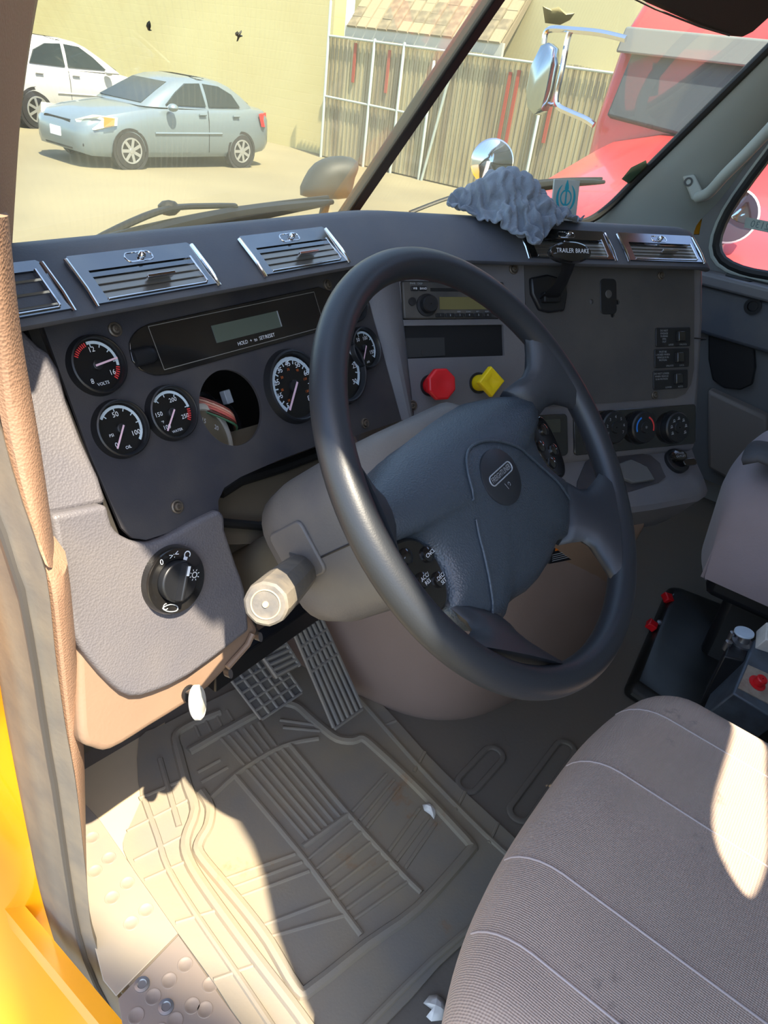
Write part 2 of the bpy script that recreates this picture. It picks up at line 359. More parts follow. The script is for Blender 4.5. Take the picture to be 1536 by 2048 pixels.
si = [(-225, 60), (-228, 250), (-226, 450), (-220, 640), (-205, 760), (-190, 850), (-130, 960), (-90, 1050), (-60, 1130), (-40, 1200), (-12, 1300), (8, 1420), (34, 1560), (62, 1700), (84, 1800), (124, 1925), (170, 2010), (225, 2085)]
A = [at(x, y, 0, .240) for x, y in se]; B = [at(x, y, 0, .230) for x, y in si]
sealo = thing('door_seal', 'dusty grey rubber seal running down the open door frame', 'seal', tuple(A[-1]))
obj('seal_strip', ribbon(A, B, .015, .010, (-.6, -1, 0), n=40, m=12, groove=.0016), m_rubber, sealo)
mid = [A_.lerp(B_, .33) + V(-.006, -.012, 0) for A_, B_ in zip(resample(A, 24), resample(B, 24))]
mb = MB(); mb.tube(mid, .0035, 6); obj('seal_lip', mb, mat('seal_dark', (66, 62, 58), .8), sealo)
A = [at(x, y, 0, .229) for x, y in si]; B = [at(x - 190, y + 40, 0, .14) for x, y in si]
struct(obj('trim_4', ribbon(A, B, .02, .014, (-.7, -.7, 0), n=40), m_yellow), 'yellow painted door frame at the lower left')
mb = MB(); mb.box(W0, .195, .285, .69, .72, -.04, .79); struct(obj('trim_5', mb, m_yellow), 'yellow painted door post behind the door seal')
# ------------------------------------------------------------------ windshield
def pane(name, pts, gm):
    mb = MB(); P = [V(*q) for q in pts]; n = (P[1] - P[0]).cross(P[2] - P[0]).normalized()
    mb.loft([P, [q + n * .004 for q in P]]); return struct(obj(name, mb, gm))
m_wind = glassmat('dusty_windshield', (.95, .96, .92), .06, (238, 230, 190), .03)
m_side = glassmat('side_glass', (.94, .96, .95), .04, (225, 222, 205))
zt = 1.5; zb = .74
XL = .345
pane('window_1', [(XL, ypane(zb, 0) - .009, zb), (XC, ypane(zb, XC), zb), (XC, ypane(zt, XC), zt), (XL, ypane(zt, 0) - .009, zt)], m_wind)
pane('window_2', [(XC, ypane(zb, XC), zb), (2.1, ypane(zb, 0), zb), (2.1, ypane(zt, 0), zt), (XC, ypane(zt, XC), zt)], m_wind)
mb = MB(); d = V(0, -.69, 1).normalized(); fd = Fr((XC, ypane(.70, XC), .70), (1, 0, 0), d.cross(V(1, 0, 0)) * -1, d)
mb.prism([(-.017, -.012), (.017, -.012), (.012, .016), (-.012, .016)], fd, 0, 1.05); struct(obj('trim_6', mb, m_blackrub, bevel=.004), 'black centre divider of the windshield')
# right pillar
zs = [.72, .80, .95, 1.1, 1.25, 1.4]
sealp = [V(2.1, ypane(z, 0) - .008, z) for z in zs]
base = smooth([at(1110, 446, 1, .86), at(1170, 440, 1, .80)] + sealp[1:], 4)
mb = MB(); mb.tube([tuple(q) for q in smooth([V(1.95, .845, .735), V(2.04, .80, .748), V(2.085, .765, .79)] + [V(2.1, ypane(z, 0) - .008, z) for z in (.86, .95, 1.1, 1.25, 1.4)], 4)], .011, 8); struct(obj('trim_7', mb, m_blackrub), 'black rubber edge of the windshield at the right pillar')
A = [V(2.1, ypane(z, 0) - .012, z) for z in zs]
B = [at(x, y, 0, 2.22) for x, y in ((1385, 500), (1392, 452), (1440, 400), (1492, 330), (1540, 270), (1640, 150))]
struct(obj('trim_8', ribbon(A, B, .03, .018, (-1, -.4, 0), n=30, m=8), m_pillar), 'grey trim of the right windshield pillar')
# grab handle on the pillar
gh = thing('grab_handle', 'grey tubular grab handle screwed to the right windshield pillar', 'handle', tuple(at(1385, 375, 0, 2.13)))
fp = Fr(at(1380, 366, 0, 2.135), V(0, -.57, .82), V(0, .82, .57), V(-1, 0, 0)); fp = Fr(fp.o, V(0, .75, .25), (0, 0, 1), V(-1, -.35, 0))
c = [fp.px(x, y, .004) for x, y in ((1362, 352), (1388, 348), (1412, 392), (1405, 402), (1384, 400))]
mb = MB(); mb.prism(c, fp, -.006, .010); obj('mount_plate', mb, m_pillar, gh, bevel=.004)
cc = fp.px(1374, 362, .01); mb = MB(); mb.lathe([(.011, .008), (.011, .012), (.007, .012), (.006, .006)], fp.sh(*cc), 20); obj('screw', mb, m_black, gh)
mb = MB(); mb.tube(smooth([fp.p(*fp.px(1395, 394, .012), .012), at(1418, 385, 0, 2.10), at(1450, 350, 0, 2.07), at(1500, 300, 0, 2.06), at(1560, 235, 0, 2.06), at(1640, 140, 0, 2.06)], 5), .0145, 12); obj('grip_bar', mb, m_pillar, gh)
mb = MB(); q = fp.px(1545, 150, .0); mb.prism(rrect(q[0] - .022, q[0] + .03, q[1] - .045, q[1] + .03, .012), fp, -.02, .008); obj('upper_mount', mb, m_pillar, gh, bevel=.003)
# sun visor
vi = thing('sun_visor', 'dark grey padded sun visor at the top right of the windshield', 'visor', tuple(at(1440, 20, 0, 1.75)))
fv = Fr(at(1420, 30, 0, 1.70), V(1, -.22, 0), V(0, -.55, 1))
c = [fv.px(x, y) for x, y in ((1230, -30), (1290, 2), (1390, 46), (1455, 68), (1478, 70), (1498, 60), (1540, 22), (1640, -70), (1600, -150), (1250, -150))]
mb = MB(); mb.prism(c, fv, -.012, .012); obj('visor_pad', mb, mat('visor_vinyl', (62, 56, 50), .8, bump=(300, .3)), vi, bevel=.008, seg=3)
mb = MB(); mb.tube([fv.p(*fv.px(x, y), .014) for x, y in ((1240, -22), (1300, 8), (1390, 44), (1450, 62))], .0018, 6); obj('stitching', mb, mat('visor_thread', (90, 84, 76), .9), vi)
# ------------------------------------------------------------------ passenger door
FD = Fr((2.22, .4, .7), (0, -1, 0), (0, 0, 1))      # n = -x (into the cab)
wo = [FD.px(x, y) for x, y in ((1720, 150), (1600, 232), (1536, 312), (1475, 395), (1446, 446), (1434, 490), (1446, 520), (1484, 540), (1536, 551), (1640, 566), (1760, 560))]
wo = smooth(wo, 2, True)
do = [(-.38, -.62), (.7, -.62), (.7, .85), (.12, .85)] + [FD.px(x, y) for x, y in ((1500, 290), (1410, 408), (1398, 470))] + [(-.30, .02)]
door = bpy.data.objects.new('door_1', None); COL.objects.link(door); door.location = (2.25, .1, 0); door['_o'] = [2.25, .1, 0]; struct(door, 'grey passenger door with curved window behind the dash')
mb = MB(); mb.holed(do, [wo], FD, -.05, 0); obj('door_panel', mb, mat('door_vinyl', (98, 98, 98), .6, bump=(350, .3)), door)
ws = MB(); ws.tube([FD.p(a, b, .004) for a, b in wo], .013, 8, True); obj('window_seal', ws, m_blackrub, door)
cx = sum(a for a, b in wo) / len(wo); cy = sum(b for a, b in wo) / len(wo)
w2 = [(cx + (a - cx) * 1.10, cy + (b - cy) * 1.09) for a, b in wo]; ws = MB(); ws.tube([FD.p(a, b, .006) for a, b in w2], .007, 8, True); obj('window_bead', ws, m_pillar, door)
mb = MB(); mb.prism(wo, FD, -.035, -.03); struct(obj('window_3', mb, m_side))
a0 = FD.px(1425, 545)[0]; b1 = FD.px(1480, 556)[1]
mb = MB(); mb.prism([(a0 - .05, b1 - .030), (.6, b1 - .030), (.6, b1 + .004), (a0 - .05, b1 + .004)], FD, .0, .075); obj('armrest_ledge', mb, m_wing, door, bevel=.008)
mb = MB(); mb.prism([(a0 - .05, b1 - .16), (.6, b1 - .17), (.6, b1 - .032), (a0 - .05, b1 - .032)], FD, .0, .045); obj('upper_pad', mb, m_dash, door, bevel=.012)
FL = Fr(FD.p(0, b1 + .005, 0), (0, -1, 0), (-1, 0, 0))
s0 = FL.px(1478, 556); mb = MB(); mb.prism(rrect(s0[0] - .035, s0[0] + .035, s0[1] - .016, s0[1] + .016, .010), FL, -.002, .004); sw = obj('switch_plate', mb, m_black, door)
mb = MB(); mb.prism(rrect(s0[0] - .025, s0[0] + .0, s0[1] - .010, s0[1] + .010, .004), FL, .004, .010); obj('window_switch', mb, m_steel, sw, bevel=.002)
s1 = FL.px(1520, 563); mb = MB(); mb.prism(rrect(s1[0] - .04, s1[0] + .04, s1[1] - .016, s1[1] + .016, .014), FL, -.002, .002); obj('pull_recess', mb, m_blackrub, door)
s1 = FD.px(1514, 607); mb = MB(); mb.lathe([(.022, .044), (.022, .052), (.014, .052), (.012, .046)], FD.sh(*s1), 24); obj('lock_knob', mb, m_black, door)
q0 = [FD.px(x, y, .02) for x, y in ((1424, 625), (1496, 645), (1504, 770), (1424, 760))]
mb = MB(); mb.prism(smooth(q0, 3, True), FD, .0, .018); obj('speaker_recess', mb, m_black, door, bevel=.004)
q0 = [FD.px(x, y, .02) for x, y in ((1420, 775), (1540, 830), (1540, 1000), (1420, 930))]
mb = MB(); mb.prism(q0, FD, .0, .05); obj('map_pocket', mb, mat('pocket_vinyl', (120, 112, 106), .6, bump=(300, .3)), door, bevel=.01)
# yellow door frame strip seen beyond the pillar
A = [at(x, y, 0, 2.24) for x, y in ((1370, 500), (1385, 455), (1430, 398), (1500, 310), (1600, 190))]; B = [at(x, y, 0, 2.26) for x, y in ((1400, 520), (1412, 462), (1450, 408), (1520, 320), (1620, 200))]
struct(obj('trim_9', ribbon(A, B, .01, .002, (-1, 0, 0)), m_yellow), 'yellow painted door frame edge beside the right pillar')
mb = MB(); mb.box(W0, 2.27, 2.30, -.6, .99, -.05, .60); mb.box(W0, 2.27, 2.30, -.6, -.28, .60, 2.05); struct(obj('wall_right', mb, m_head))
# ================================================================== dashboard
dash = thing('dashboard', 'wide dark grey truck dashboard with gauges, chrome vents and angled centre section', 'dashboard', (.85, .65, .5))
Z0 = .803
prof = [(0, .008), (-.03, .010), (-.0375, .0135), (-.039, .0175), (-.036, .0205), (.022, .0605), (.032, .0645), (.044, .0650), (.058, .0610), (.085, .050), (.12, .035), (.20, .0), (.30, -.04), (.42, -.09), (.42, -.10), (.05, -.10), (.012, -.0)]
R0 = .10; CX, CY = .865 - R0 * math.tan(math.radians(15)), .638 - R0
nodes = [((x, .638), 0) for x in (.272, .4, .6, .75)] + [((CX + R0 * math.sin(math.radians(f)), CY + R0 * math.cos(math.radians(f))), f) for f in (0, 6, 12, 18, 24, 30)]
LW = .612
for L in (.2, .4, LW - .03): nodes.append(((.865 + L * math.cos(TH), .638 - L * math.sin(TH)), 30))
loops = []
def padloop(p, f, sc=1.0):
    n = (math.sin(math.radians(f)), math.cos(math.radians(f)))
    xx = p[0] + n[0] * .15; dm = (.802 + (min(xx, XC) - .385) * .2269 - .078 - p[1]) / n[1] if f < 1 else .42
    zat = lambda q: interp([(d, z) for d, z in prof[5:14]], q)
    pr = [(d, z) if d <= dm else (dm, zat(dm) if z > -.095 else z) for d, z in prof]
    return [V(p[0] + n[0] * (.02 + (d - .02) * sc), p[1] + n[1] * (.02 + (d - .02) * sc), Z0 + .0 + (z + .03) * sc - .03) for d, z in pr]
for p, f in nodes: loops.append(padloop(p, f))
for L, sc in ((LW - .012, .985), (LW, .95), (LW + .008, .88)):
    loops.append(padloop((.865 + L * math.cos(TH), .638 - L * math.sin(TH)), 30, sc))
mb = MB(); mb.loft(loops); obj('upper_pad', mb, m_dash, dash, sharp=50)
# passenger side dash behind the wing
mb = MB(); mb.loft([[V(1.0, .78, .70), V(2.2, .78, .66), V(2.2, .70, .40), V(1.0, .70, .40)], [V(1.0, .98, .79), V(2.2, .86, .74), V(2.2, .92, .40), V(1.0, .96, .40)]]); obj('passenger_dash', mb, m_dash, dash, bevel=.02)
# ---- gauge panel (FA)
HC = (.1448, -.082); HR = .0446
out = [(-.036, .062), (.440, .062), (.440, -.180), (.30, -.170), (.264, -.164), (.19, -.161), (.125, -.161), (.098, -.165), (.084, -.176), (.080, -.188), (.02, -.186), (-.016, -.182), (-.030, -.174), (-.037, -.160), (-.040, -.08)]
mb = MB(); mb.holed(out, [circ(HC, HR, 48)], FA, -.004, 0); obj('gauge_panel', mb, m_panel, dash)
mb = MB(); mb.box(FA, -.05, .46, -.20, .05, -.20, -.19); mb.box(FA, -.05, -.04, -.2, .05, -.2, -.004); mb.box(FA, -.05, .46, .056, .060, -.2, -.004); obj('dash_cavity', mb, m_dark, dash)
mb = MB(); mb.prism([FA.px(x, y, -.05) for x, y in ((405, 880), (690, 800), (720, 1080), (440, 1090))], FA, -.06, -.05); obj('under_dash_plate', mb, m_cav, dash)
mb = MB(); mb.tube([FA.p(*FA.px(x, y, -.045), -.045) for x, y in ((440, 985), (480, 960), (560, 935), (640, 905))], .008, 8); mb.tube([FA.p(*FA.px(x, y, -.04), -.04) for x, y in ((440, 1045), (520, 1052), (560, 1040), (640, 1010))], .006, 8); obj('column_boot', mb, m_blackrub, dash)
def screw(fr, a, b, r=.0075, parent=dash):
    mb = MB(); mb.lathe([(r, 0), (r, .0022), (r * .8, .003), (r * .62, .0012), (r * .55, .004), (r * .3, .0045), (r * .25, .002)], fr.sh(a, b), 20); return obj('screw', mb, m_screw, parent)
for a, b in ((.034, .030), (.364, .031), (.359, -.162), (.031, -.163)): screw(FA, a, b)
def dial(name, label, a, b, r, num, arc, reds, needle, word, wordpos, fsize, unit=None, orange=None, redleft=False):
    mb = MB(); f = FA.sh(a, b)
    mb.lathe([(r * 1.03, -.001), (r * 1.0, .005), (r * .97, .0095), (r * .92, .0105), (r * .89, .0095), (r * .865, .004), (r * .85, .002)], f, 48, cap=False)
    bz = obj(name, mb, m_black, dash, label=label)
    mb = MB(); mb.lathe([(.0001, .0025), (r * .86, .0025)], f, 48, cap=False); obj('dial_face', mb, m_face, bz)
    mb = MB(); f3 = f.sh(0, 0, .0025)
    for s, an, rr in num: put_text(mb, s, f3, r * rr * math.cos(math.radians(an)), r * rr * math.sin(math.radians(an)), fsize * 1.18)
    if word: put_text(mb, word, f3, wordpos[0] * r, wordpos[1] * r, fsize * .72)
    if unit: put_text(mb, unit[0], f3, unit[1] * r, unit[2] * r, fsize * .7)
    obj('numerals', mb, m_white, bz)
    mb = MB(); arcband(mb, f3, 0, 0, r * .70, r * .80, arc[0], arc[1])
    for an in arc[2]:
        p = math.radians(an); strip(mb, f3, (r * .60 * math.cos(p), r * .60 * math.sin(p)), (r * .80 * math.cos(p), r * .80 * math.sin(p)), r * .035, .0008)
    obj('scale_band', mb, mat('scale_white', (190, 205, 214), .5), bz)
    if reds:
        mb = MB()
        for an in reds:
            p = math.radians(an); strip(mb, f3, (r * .66 * math.cos(p), r * .66 * math.sin(p)), (r * .80 * math.cos(p), r * .80 * math.sin(p)), r * .04, .0008)
        obj('red_ticks', mb, m_red, bz)
    if orange:
        mb = MB()
        for s, an in orange: put_text(mb, s, f3, r * .47 * math.cos(math.radians(an)), r * .47 * math.sin(math.radians(an)), fsize * .55)
        obj('orange_numerals', mb, m_orange, bz)
    p = math.radians(needle); c, s_ = math.cos(p), math.sin(p)
    mb = MB(); mb.lathe([(r * .17, 0), (r * .17, .003), (r * .14, .0035)], f3, 20); obj('needle_hub', mb, m_black, bz)
    mb = MB(); strip(mb, f3, (-r * .12 * c, -r * .12 * s_), (r * .74 * c, r * .74 * s_), r * .065, .0042); obj('needle', mb, m_needle, bz)
    return bz
dial('volt_gauge', 'round voltmeter dial reading VOLTS at the top left of the gauge panel', 0, 0, .030, [('12', 90, .52), ('16', -38, .56), ('8', -128, .60)], (98, -12, (90, 62, 34, 0)), list(range(-17, -50, -6)) + list(range(104, 150, 6)), 6, 'VOLTS', (-.02, -.62), .0062)
dial('oil_gauge', 'round OIL pressure dial at the lower left of the gauge panel', 0, -.066, .030, [('50', 92, .50), ('100', -30, .55), ('0', -128, .60)], (140, -45, (130, 92, 62, 34, 5)), None, -128, 'OIL', (.02, -.66), .0062, ('PSI', -.42, -.12))
dial('water_gauge', 'round WATER temperature dial next to the empty gauge hole', .0632, -.0664, .030, [('200', 62, .48), ('150', 172, .54), ('250', -28, .56), ('100', -132, .58)], (135, 2, (130, 98, 60, 5)), list(range(-4, -36, -6)), -132, 'WATER', (-.02, -.66), .0056, ('°F', -.48, -.22))
dial('speedometer', 'large speedometer dial partly hidden behind the steering wheel rim', .2484, -.0818, .0468, [(str(v), 225 - (v - 5) / 80 * 270, .62) for v in range(5, 90, 10)], (225, -45, [225 - k * 16.9 for k in range(17)]), None, 228, None, (0, 0), .0082, None, [(str(v), 225 - (v / 1.609 - 5) / 80 * 270) for v in (10, 30, 50, 70, 90, 110, 130)])
dial('tachometer', 'large tachometer dial hidden behind the steering wheel rim', .340, -.0818, .0468, [(str(v), 225 - v / 30 * 270, .62) for v in (0, 5, 10, 15, 20, 25, 30)], (225, -45, [225 - k * 27 for k in range(11)]), None, 225, None, (0, 0), .0082)
dial('air_gauge', 'small air pressure dial seen through the wheel beside the radio', .3989, -.0633, .030, [('50', 120, .52), ('100', 60, .5), ('150', -30, .55), ('0', -128, .6)], (105, -45, (105, 70, 30, 0, -45)), None, -128, 'AIR', (.02, -.66), .0062)
dial('fuel_gauge', 'small dial almost hidden by the top of the wheel rim', .3989, .003, .030, [('E', -128, .6), ('F', -40, .6)], (130, -45, (130, 90, 45, 0)), None, -20, 'FUEL', (.02, -.66), .0062)
# ---- message display module
mo = smooth([(.040, -.004), (.044, .014), (.058, .025), (.075, .029)], 3) + [(.345, .031), (.366, .022), (.374, .0), (.366, -.018), (.35, -.025)] + smooth([(.078, -.027), (.060, -.024), (.046, -.015)], 3)
mb = MB(); mb.prism(mo, FA, -.001, .002); dm = obj('message_display', mb, m_gloss, dash, bevel=.001, label='long glossy black message display above the dials')
mb = MB(); L = [(.072, .026), (.333, .0255), (.3335, -.0205), (.073, -.021)]
for i in range(4): strip(mb, FA, L[i], L[(i + 1) % 4], .0008, .0024)
obj('frame_line', mb, mat('line_grey', (120, 118, 112), .5), dm)
mb = MB(); mb.prism([(.1525, .0125), (.2575, .0125), (.2575, -.0075), (.1525, -.0075)], FA, .0018, .0028); obj('lcd_screen', mb, mat('lcd', (84, 94, 84), .2, coat=.5), dm)
mb = MB(); strip(mb, FA, (.258, .0125), (.258, -.007), .0018, .003); obj('lcd_edge', mb, m_grey, dm)
mb = MB(); put_text(mb, 'HOLD  +  to  SET/RESET', FA, .212, -.0145, .0062, .0026, wide=.95); obj('lettering', mb, m_white, dm)
mb = MB(); fk = Fr(FA.p(.042, -.002, .0035), FA.v, FA.n, FA.u); mb.lathe([(.0095, 0), (.0095, .020), (.007, .026), (.003, .028)], fk, 20, sx=1, sy=.45); obj('thumb_roller', mb, m_black, dm)
# ---- wires and the loose gauge inside the hole
mb = None
for i, (c_, off) in enumerate((((190, 90, 80), 0), ((200, 120, 100), .0035), ((90, 40, 30), -.004), ((60, 100, 70), -.0075), ((196, 150, 130), .007), ((120, 60, 50), .010))):
    mw = MB(); mw.tube(smooth([FA.p(HC[0] - .06, HC[1] + .030 + off, -.055), FA.p(HC[0] - .02, HC[1] + .015 + off, -.035), FA.p(HC[0] + .012, HC[1] - .012 + off, -.022), FA.p(HC[0] + .028, HC[1] - .026 + off * .5, -.04)], 4), .0014, 6)
    obj('wire', mw, mat('wire_%d' % i, c_, .5), dash)
mw = MB()
for a, b, c_ in ((.015, .012, -.09), (.030, -.005, -.08), (-.005, .024, -.10)): mw.tube(smooth([FA.p(HC[0] + a - .05, HC[1] + b, c_), FA.p(HC[0] + a, HC[1] + b + .012, c_ + .02), FA.p(HC[0] + a + .03, HC[1] + b - .03, c_), FA.p(HC[0] + a - .01, HC[1] + b - .06, c_ - .01)], 5), .006, 8)
obj('wire_loom', mw, m_black, dash)
mw = MB(); mw.prism([(HC[0] + .028, HC[1] + .02), (HC[0] + .038, HC[1] + .02), (HC[0] + .038, HC[1] + .003), (HC[0] + .028, HC[1] + .003)], FA, -.05, -.04); obj('wire_connector', mw, m_grey, dash, bevel=.001)
fg = Fr(FA.p(HC[0] - .026, HC[1] - .032, -.030), (.86, -.1, -.45), (.30, .30, .8)); fg = Fr(fg.o, FA.u * .8 - FA.v * .55 - FA.n * .25, FA.v, FA.n * 1.0 + FA.v * .35 - FA.u * .30)
lg = thing('loose_gauge', 'loose white rimmed gauge hanging inside the empty dash hole', 'gauge', tuple(fg.o))
mb = MB(); mb.lathe([(.040, -.035), (.042, -.004), (.046, -.001), (.046, .004), (.042, .006), (.0385, .006), (.038, .002)], fg, 40, cap=False); obj('gauge_case', mb, mat('ivory_plastic', (206, 204, 194), .5, dust=(DUST, .4, 60)), lg)
mb = MB(); mb.lathe([(.0001, .002), (.0385, .002)], fg, 40, cap=False); obj('dial_face', mb, mat('tan_dial', (112, 104, 86), .4), lg)
mb = MB()
for s, an in (('20', 62), ('25', 8), ('15', 115)): put_text(mb, s, fg, .026 * math.cos(math.radians(an)), .026 * math.sin(math.radians(an)), .008, .0026)
obj('numerals', mb, m_white, lg)
mb = MB(); mb.lathe([(.008, .002), (.006, .007)], fg.sh(-.004, .0), 16); obj('needle_hub', mb, m_black, lg)
mb = MB(); strip(mb, fg, (-.012, .002), (.002, .008), .004, .008); obj('needle', mb, mat('needle_orange', (220, 90, 40), .5), lg)
# ---- air vents
VS = math.radians(34.6)
def ventframe(base_xy, f):
    n = V(math.sin(math.radians(f)), math.cos(math.radians(f)), 0); u = V(math.cos(math.radians(f)), -math.sin(math.radians(f)), 0)
    o = V(base_xy[0], base_xy[1], Z0) + n * -.036 + V(0, 0, .0205)
    return Fr(o, u, n * math.cos(VS) + V(0, 0, math.sin(VS)))
FV = ventframe((.3875, .638), 0); FVB = ventframe((.865, .638), 30)
def vent(fr, a0, a1, b0, b1, label, openv=False, nsl=4, ih=.66):
    W_, H_ = a1 - a0, b1 - b0; i0, i1 = a0 + W_ * .10, a1 - W_ * .09; j0, j1 = b0 + H_ * .06, b0 + H_ * ih
    mb = MB(); mb.holed([(a0, b0), (a1, b0), (a1, b1 - .004), (a1 - .004, b1), (a0 + .004, b1), (a0, b1 - .004)], [[(i0, j0), (i1, j0), (i1, j1), (i0, j1)]], fr, -.004, .003)
    v = obj('air_vent', mb, m_chrome, dash, bevel=.0015, label=label)
    mb = MB(); mb.box(fr, i0 - .002, i1 + .002, j0 - .002, j1 + .002, -.010, -.0088); obj('vent_throat', mb, m_dark, v)
    for k in range(nsl):
        y0 = j0 + (j1 - j0) * k / nsl; y1 = j0 + (j1 - j0) * (k + 1) / nsl
        if openv: P = [(y0 + .004, .001), (y0 + .0055, .0025), (y0 + .011, -.006), (y0 + .0095, -.007)]
        else: P = [(y0 + .0004, .0014), (y0 + .0008, .0030), (y1 - .0002, .0016), (y1 - .0002, .0)]
        mb = MB(); mb.loft([[fr.p(x, q, c) for q, c in P] for x in (i0, i1)]); obj('slat', mb, m_chrome if k == nsl - 1 and not openv else m_slat, v)
    for x in (a0, a1):
        mb = MB(); mb.tube([fr.p(x, b0 - .003, .002), fr.p(x, b0 + H_ * .3, .0042), fr.p(x, b1 - .004, .003)], .0024, 8); obj('edge_trim', mb, m_brightchrome, v)
    mb = MB(); mb.box(fr, i1 - .0015, i1 + .0008, j0, j1, .001, .006); mb.box(fr, i0, i1, j0 - .0012, j0 + .0006, .001, .0045); obj('opening_rim', mb, m_brightchrome, v, bevel=.0005)
    if not openv:
        cx = (i0 + i1) / 2 + W_ * .04
        mb = MB(); yy = j0 + (j1 - j0) * .36
        mb.loft([[fr.p(cx - .014, yy, .003), fr.p(cx + .016, yy, .003), fr.p(cx + .016, yy + .003, .003), fr.p(cx - .014, yy + .003, .003)], [fr.p(cx - .017, yy - .002, .012), fr.p(cx + .017, yy - .002, .012), fr.p(cx + .017, yy + .001, .013), fr.p(cx - .017, yy + .001, .013)]]); obj('tab', mb, m_brightchrome, v, bevel=.0005)
    cx = (a0 + a1) / 2 + W_ * .02; yy = b0 + H_ * .82
    if not openv:
        mb = MB(); mb.tube([fr.p(x, y, .0032) for x, y in rrect(cx - .016, cx + .016, yy - .0055, yy + .0055, .005, 4)], .0008, 6, True); obj('slot_rim', mb, m_brightchrome, v)
        mb = MB(); mb.ball(fr.p(cx + .003, yy, .005), .0045, 10); obj('slider', mb, m_brightchrome, v)
    return v
def rect(fr, tl, tr, br, bl):
    q = [fr.px(*p) for p in (tl, tr, br, bl)]; return ((q[0][0] + q[3][0]) / 2, (q[1][0] + q[2][0]) / 2, (q[2][1] + q[3][1]) / 2, (q[0][1] + q[1][1]) / 2)
R1 = rect(FV, (140, 524), (386, 490), (432, 577), (190, 628)); R2 = rect(FV, (478, 472), (652, 452), (684, 522), (520, 556))
print('vents', [round(x, 3) for x in R1], [round(x, 3) for x in R2])
B0_, B1_ = .003, .060
vent(FV, R1[0], R1[1], B0_, B1_, 'left chrome air vent above the message display')
vent(FV, R2[0], R2[1], B0_, B1_, 'chrome air vent in front of the wheel rim top')
r3 = FV.px(116, 580)[0]
vent(FV, r3 - .118, r3, B0_, B1_, 'open chrome vent with dark slots at the far left', True, 3, .80)
q1, q2 = [(FVB.px(1047, 490)[0], FVB.px(1217, 492)[0]), (FVB.px(1243, 495)[0], FVB.px(1397, 508)[0])]
print('wing vents', q1, q2)
vent(FVB, *q1, B0_, B1_, 'chrome air vent under the grey cloth', nsl=5)
vent(FVB, *q2, B0_, B1_, 'rightmost chrome air vent on the angled dash', nsl=5)
# ---- left pods
up = [FA.px(x, y, .008) for x, y in ((30, 640), (78, 690), (100, 704), (120, 738), (135, 800), (165, 880), (200, 955), (216, 1007), (104, 1030), (-40, 1060), (-60, 640))]
mb = MB(); mb.prism(up, FA, -.05, .008); obj('side_pod', mb, m_pod, dash, bevel=.006, seg=3, label='light grey textured pod left of the gauges')
lo = smooth([FP.px(x, y, .012) for x, y in ((216, 1009), (226, 1050), (246, 1072), (285, 1086), (330, 1078), (440, 1020), (452, 1060), (475, 1130), (492, 1180), (500, 1262))], 2) + smooth([FP.px(x, y, .012) for x, y in ((470, 1285), (380, 1352), (310, 1385), (262, 1394), (225, 1370), (180, 1320), (150, 1272), (128, 1180))], 2) + [FP.px(x, y, .012) for x, y in ((104, 1030),)]
mb = MB(); mb.prism(lo, FP, -.06, .012); obj('switch_pod', mb, m_pod, dash, bevel=.012, seg=4, label='grey textured lower pod that carries the headlamp switch')
lt = smooth([FP.px(x, y, 0) for x, y in ((120, 1180), (150, 1270), (158, 1400), (165, 1480), (190, 1498), (225, 1500), (300, 1455), (420, 1375), (520, 1262))], 3) + [FP.px(x, y, 0) for x, y in ((500, 1225), (350, 1250), (200, 1180))]
mb = MB(); mb.prism(lt, FP, -.09, 0.0); obj('lower_trim', mb, m_beige, dash, bevel=.012, seg=4, label='tan lower trim under the switch pod')
mb = MB(); mb.tube([FP.p(*FP.px(x, y, .004), .004) for x, y in ((505, 1268), (495, 1290), (470, 1318), (455, 1335))], .004, 8); obj('trim_edge', mb, m_beige, dash)
for x, y in ((515, 1272), (455, 1345)):
    mb = MB(); mb.lathe([(.007, -.004), (.007, .006)], FP.sh(*FP.px(x, y, -.02), -.02), 14, sx=.5); obj('release_lever', mb, m_steel, dash)
# headlamp switch
q = FP.px(349, 1160, .016); fh = FP.sh(q[0], q[1], .012); rh = .0375
mb = MB(); mb.lathe([(rh * 1.02, 0), (rh, .006), (rh * .95, .009), (rh * .88, .0085), (rh * .62, .0065), (rh * .60, .0045), (.001, .0045)], fh, 48, cap=False); hs = obj('headlamp_switch', mb, m_gloss, dash, label='round black rotary headlamp switch')
mb = MB(); fk = fh.rot(math.radians(-28)); mb.lathe([(rh * .60, .0045), (rh * .60, .013), (rh * .57, .015), (.001, .015)], fh, 32, cap=False); mb.prism([(-rh * .10, -rh * .56), (rh * .12, -rh * .56), (rh * .12, rh * .56), (-rh * .10, rh * .56)], fk, .014, .024, [(-rh * .05, -rh * .5), (rh * .05, -rh * .5), (rh * .05, rh * .5), (-rh * .05, rh * .5)]); obj('knob', mb, m_black, hs, bevel=.0012)
mb = MB(); strip(mb, fk, (rh * .0, rh * .22), (rh * .0, rh * .50), rh * .09, .0244); obj('index_line', mb, m_white, hs)
mb = MB(); put_text(mb, '0', fh, -rh * .33, rh * .74, .009, .009); put_text(mb, '>:<', fh, rh * .10, rh * .77, .009, .009)
for k in range(8): p = math.radians(45 * k); strip(mb, fh.sh(rh * .48, 0), (.0045 * math.cos(p), .0045 * math.sin(p)), (.0065 * math.cos(p), .0065 * math.sin(p)), .0008, .0155)
arcband(mb, fh.sh(rh * .48, 0), 0, 0, .0025, .0035, 0, 360, .0155)
arcband(mb, fh, rh * .52, rh * .60, .003, .0042, -60, 240, .009); strip(mb, fh, (rh * .40, rh * .48), (rh * .46, rh * .56), .005, .009)
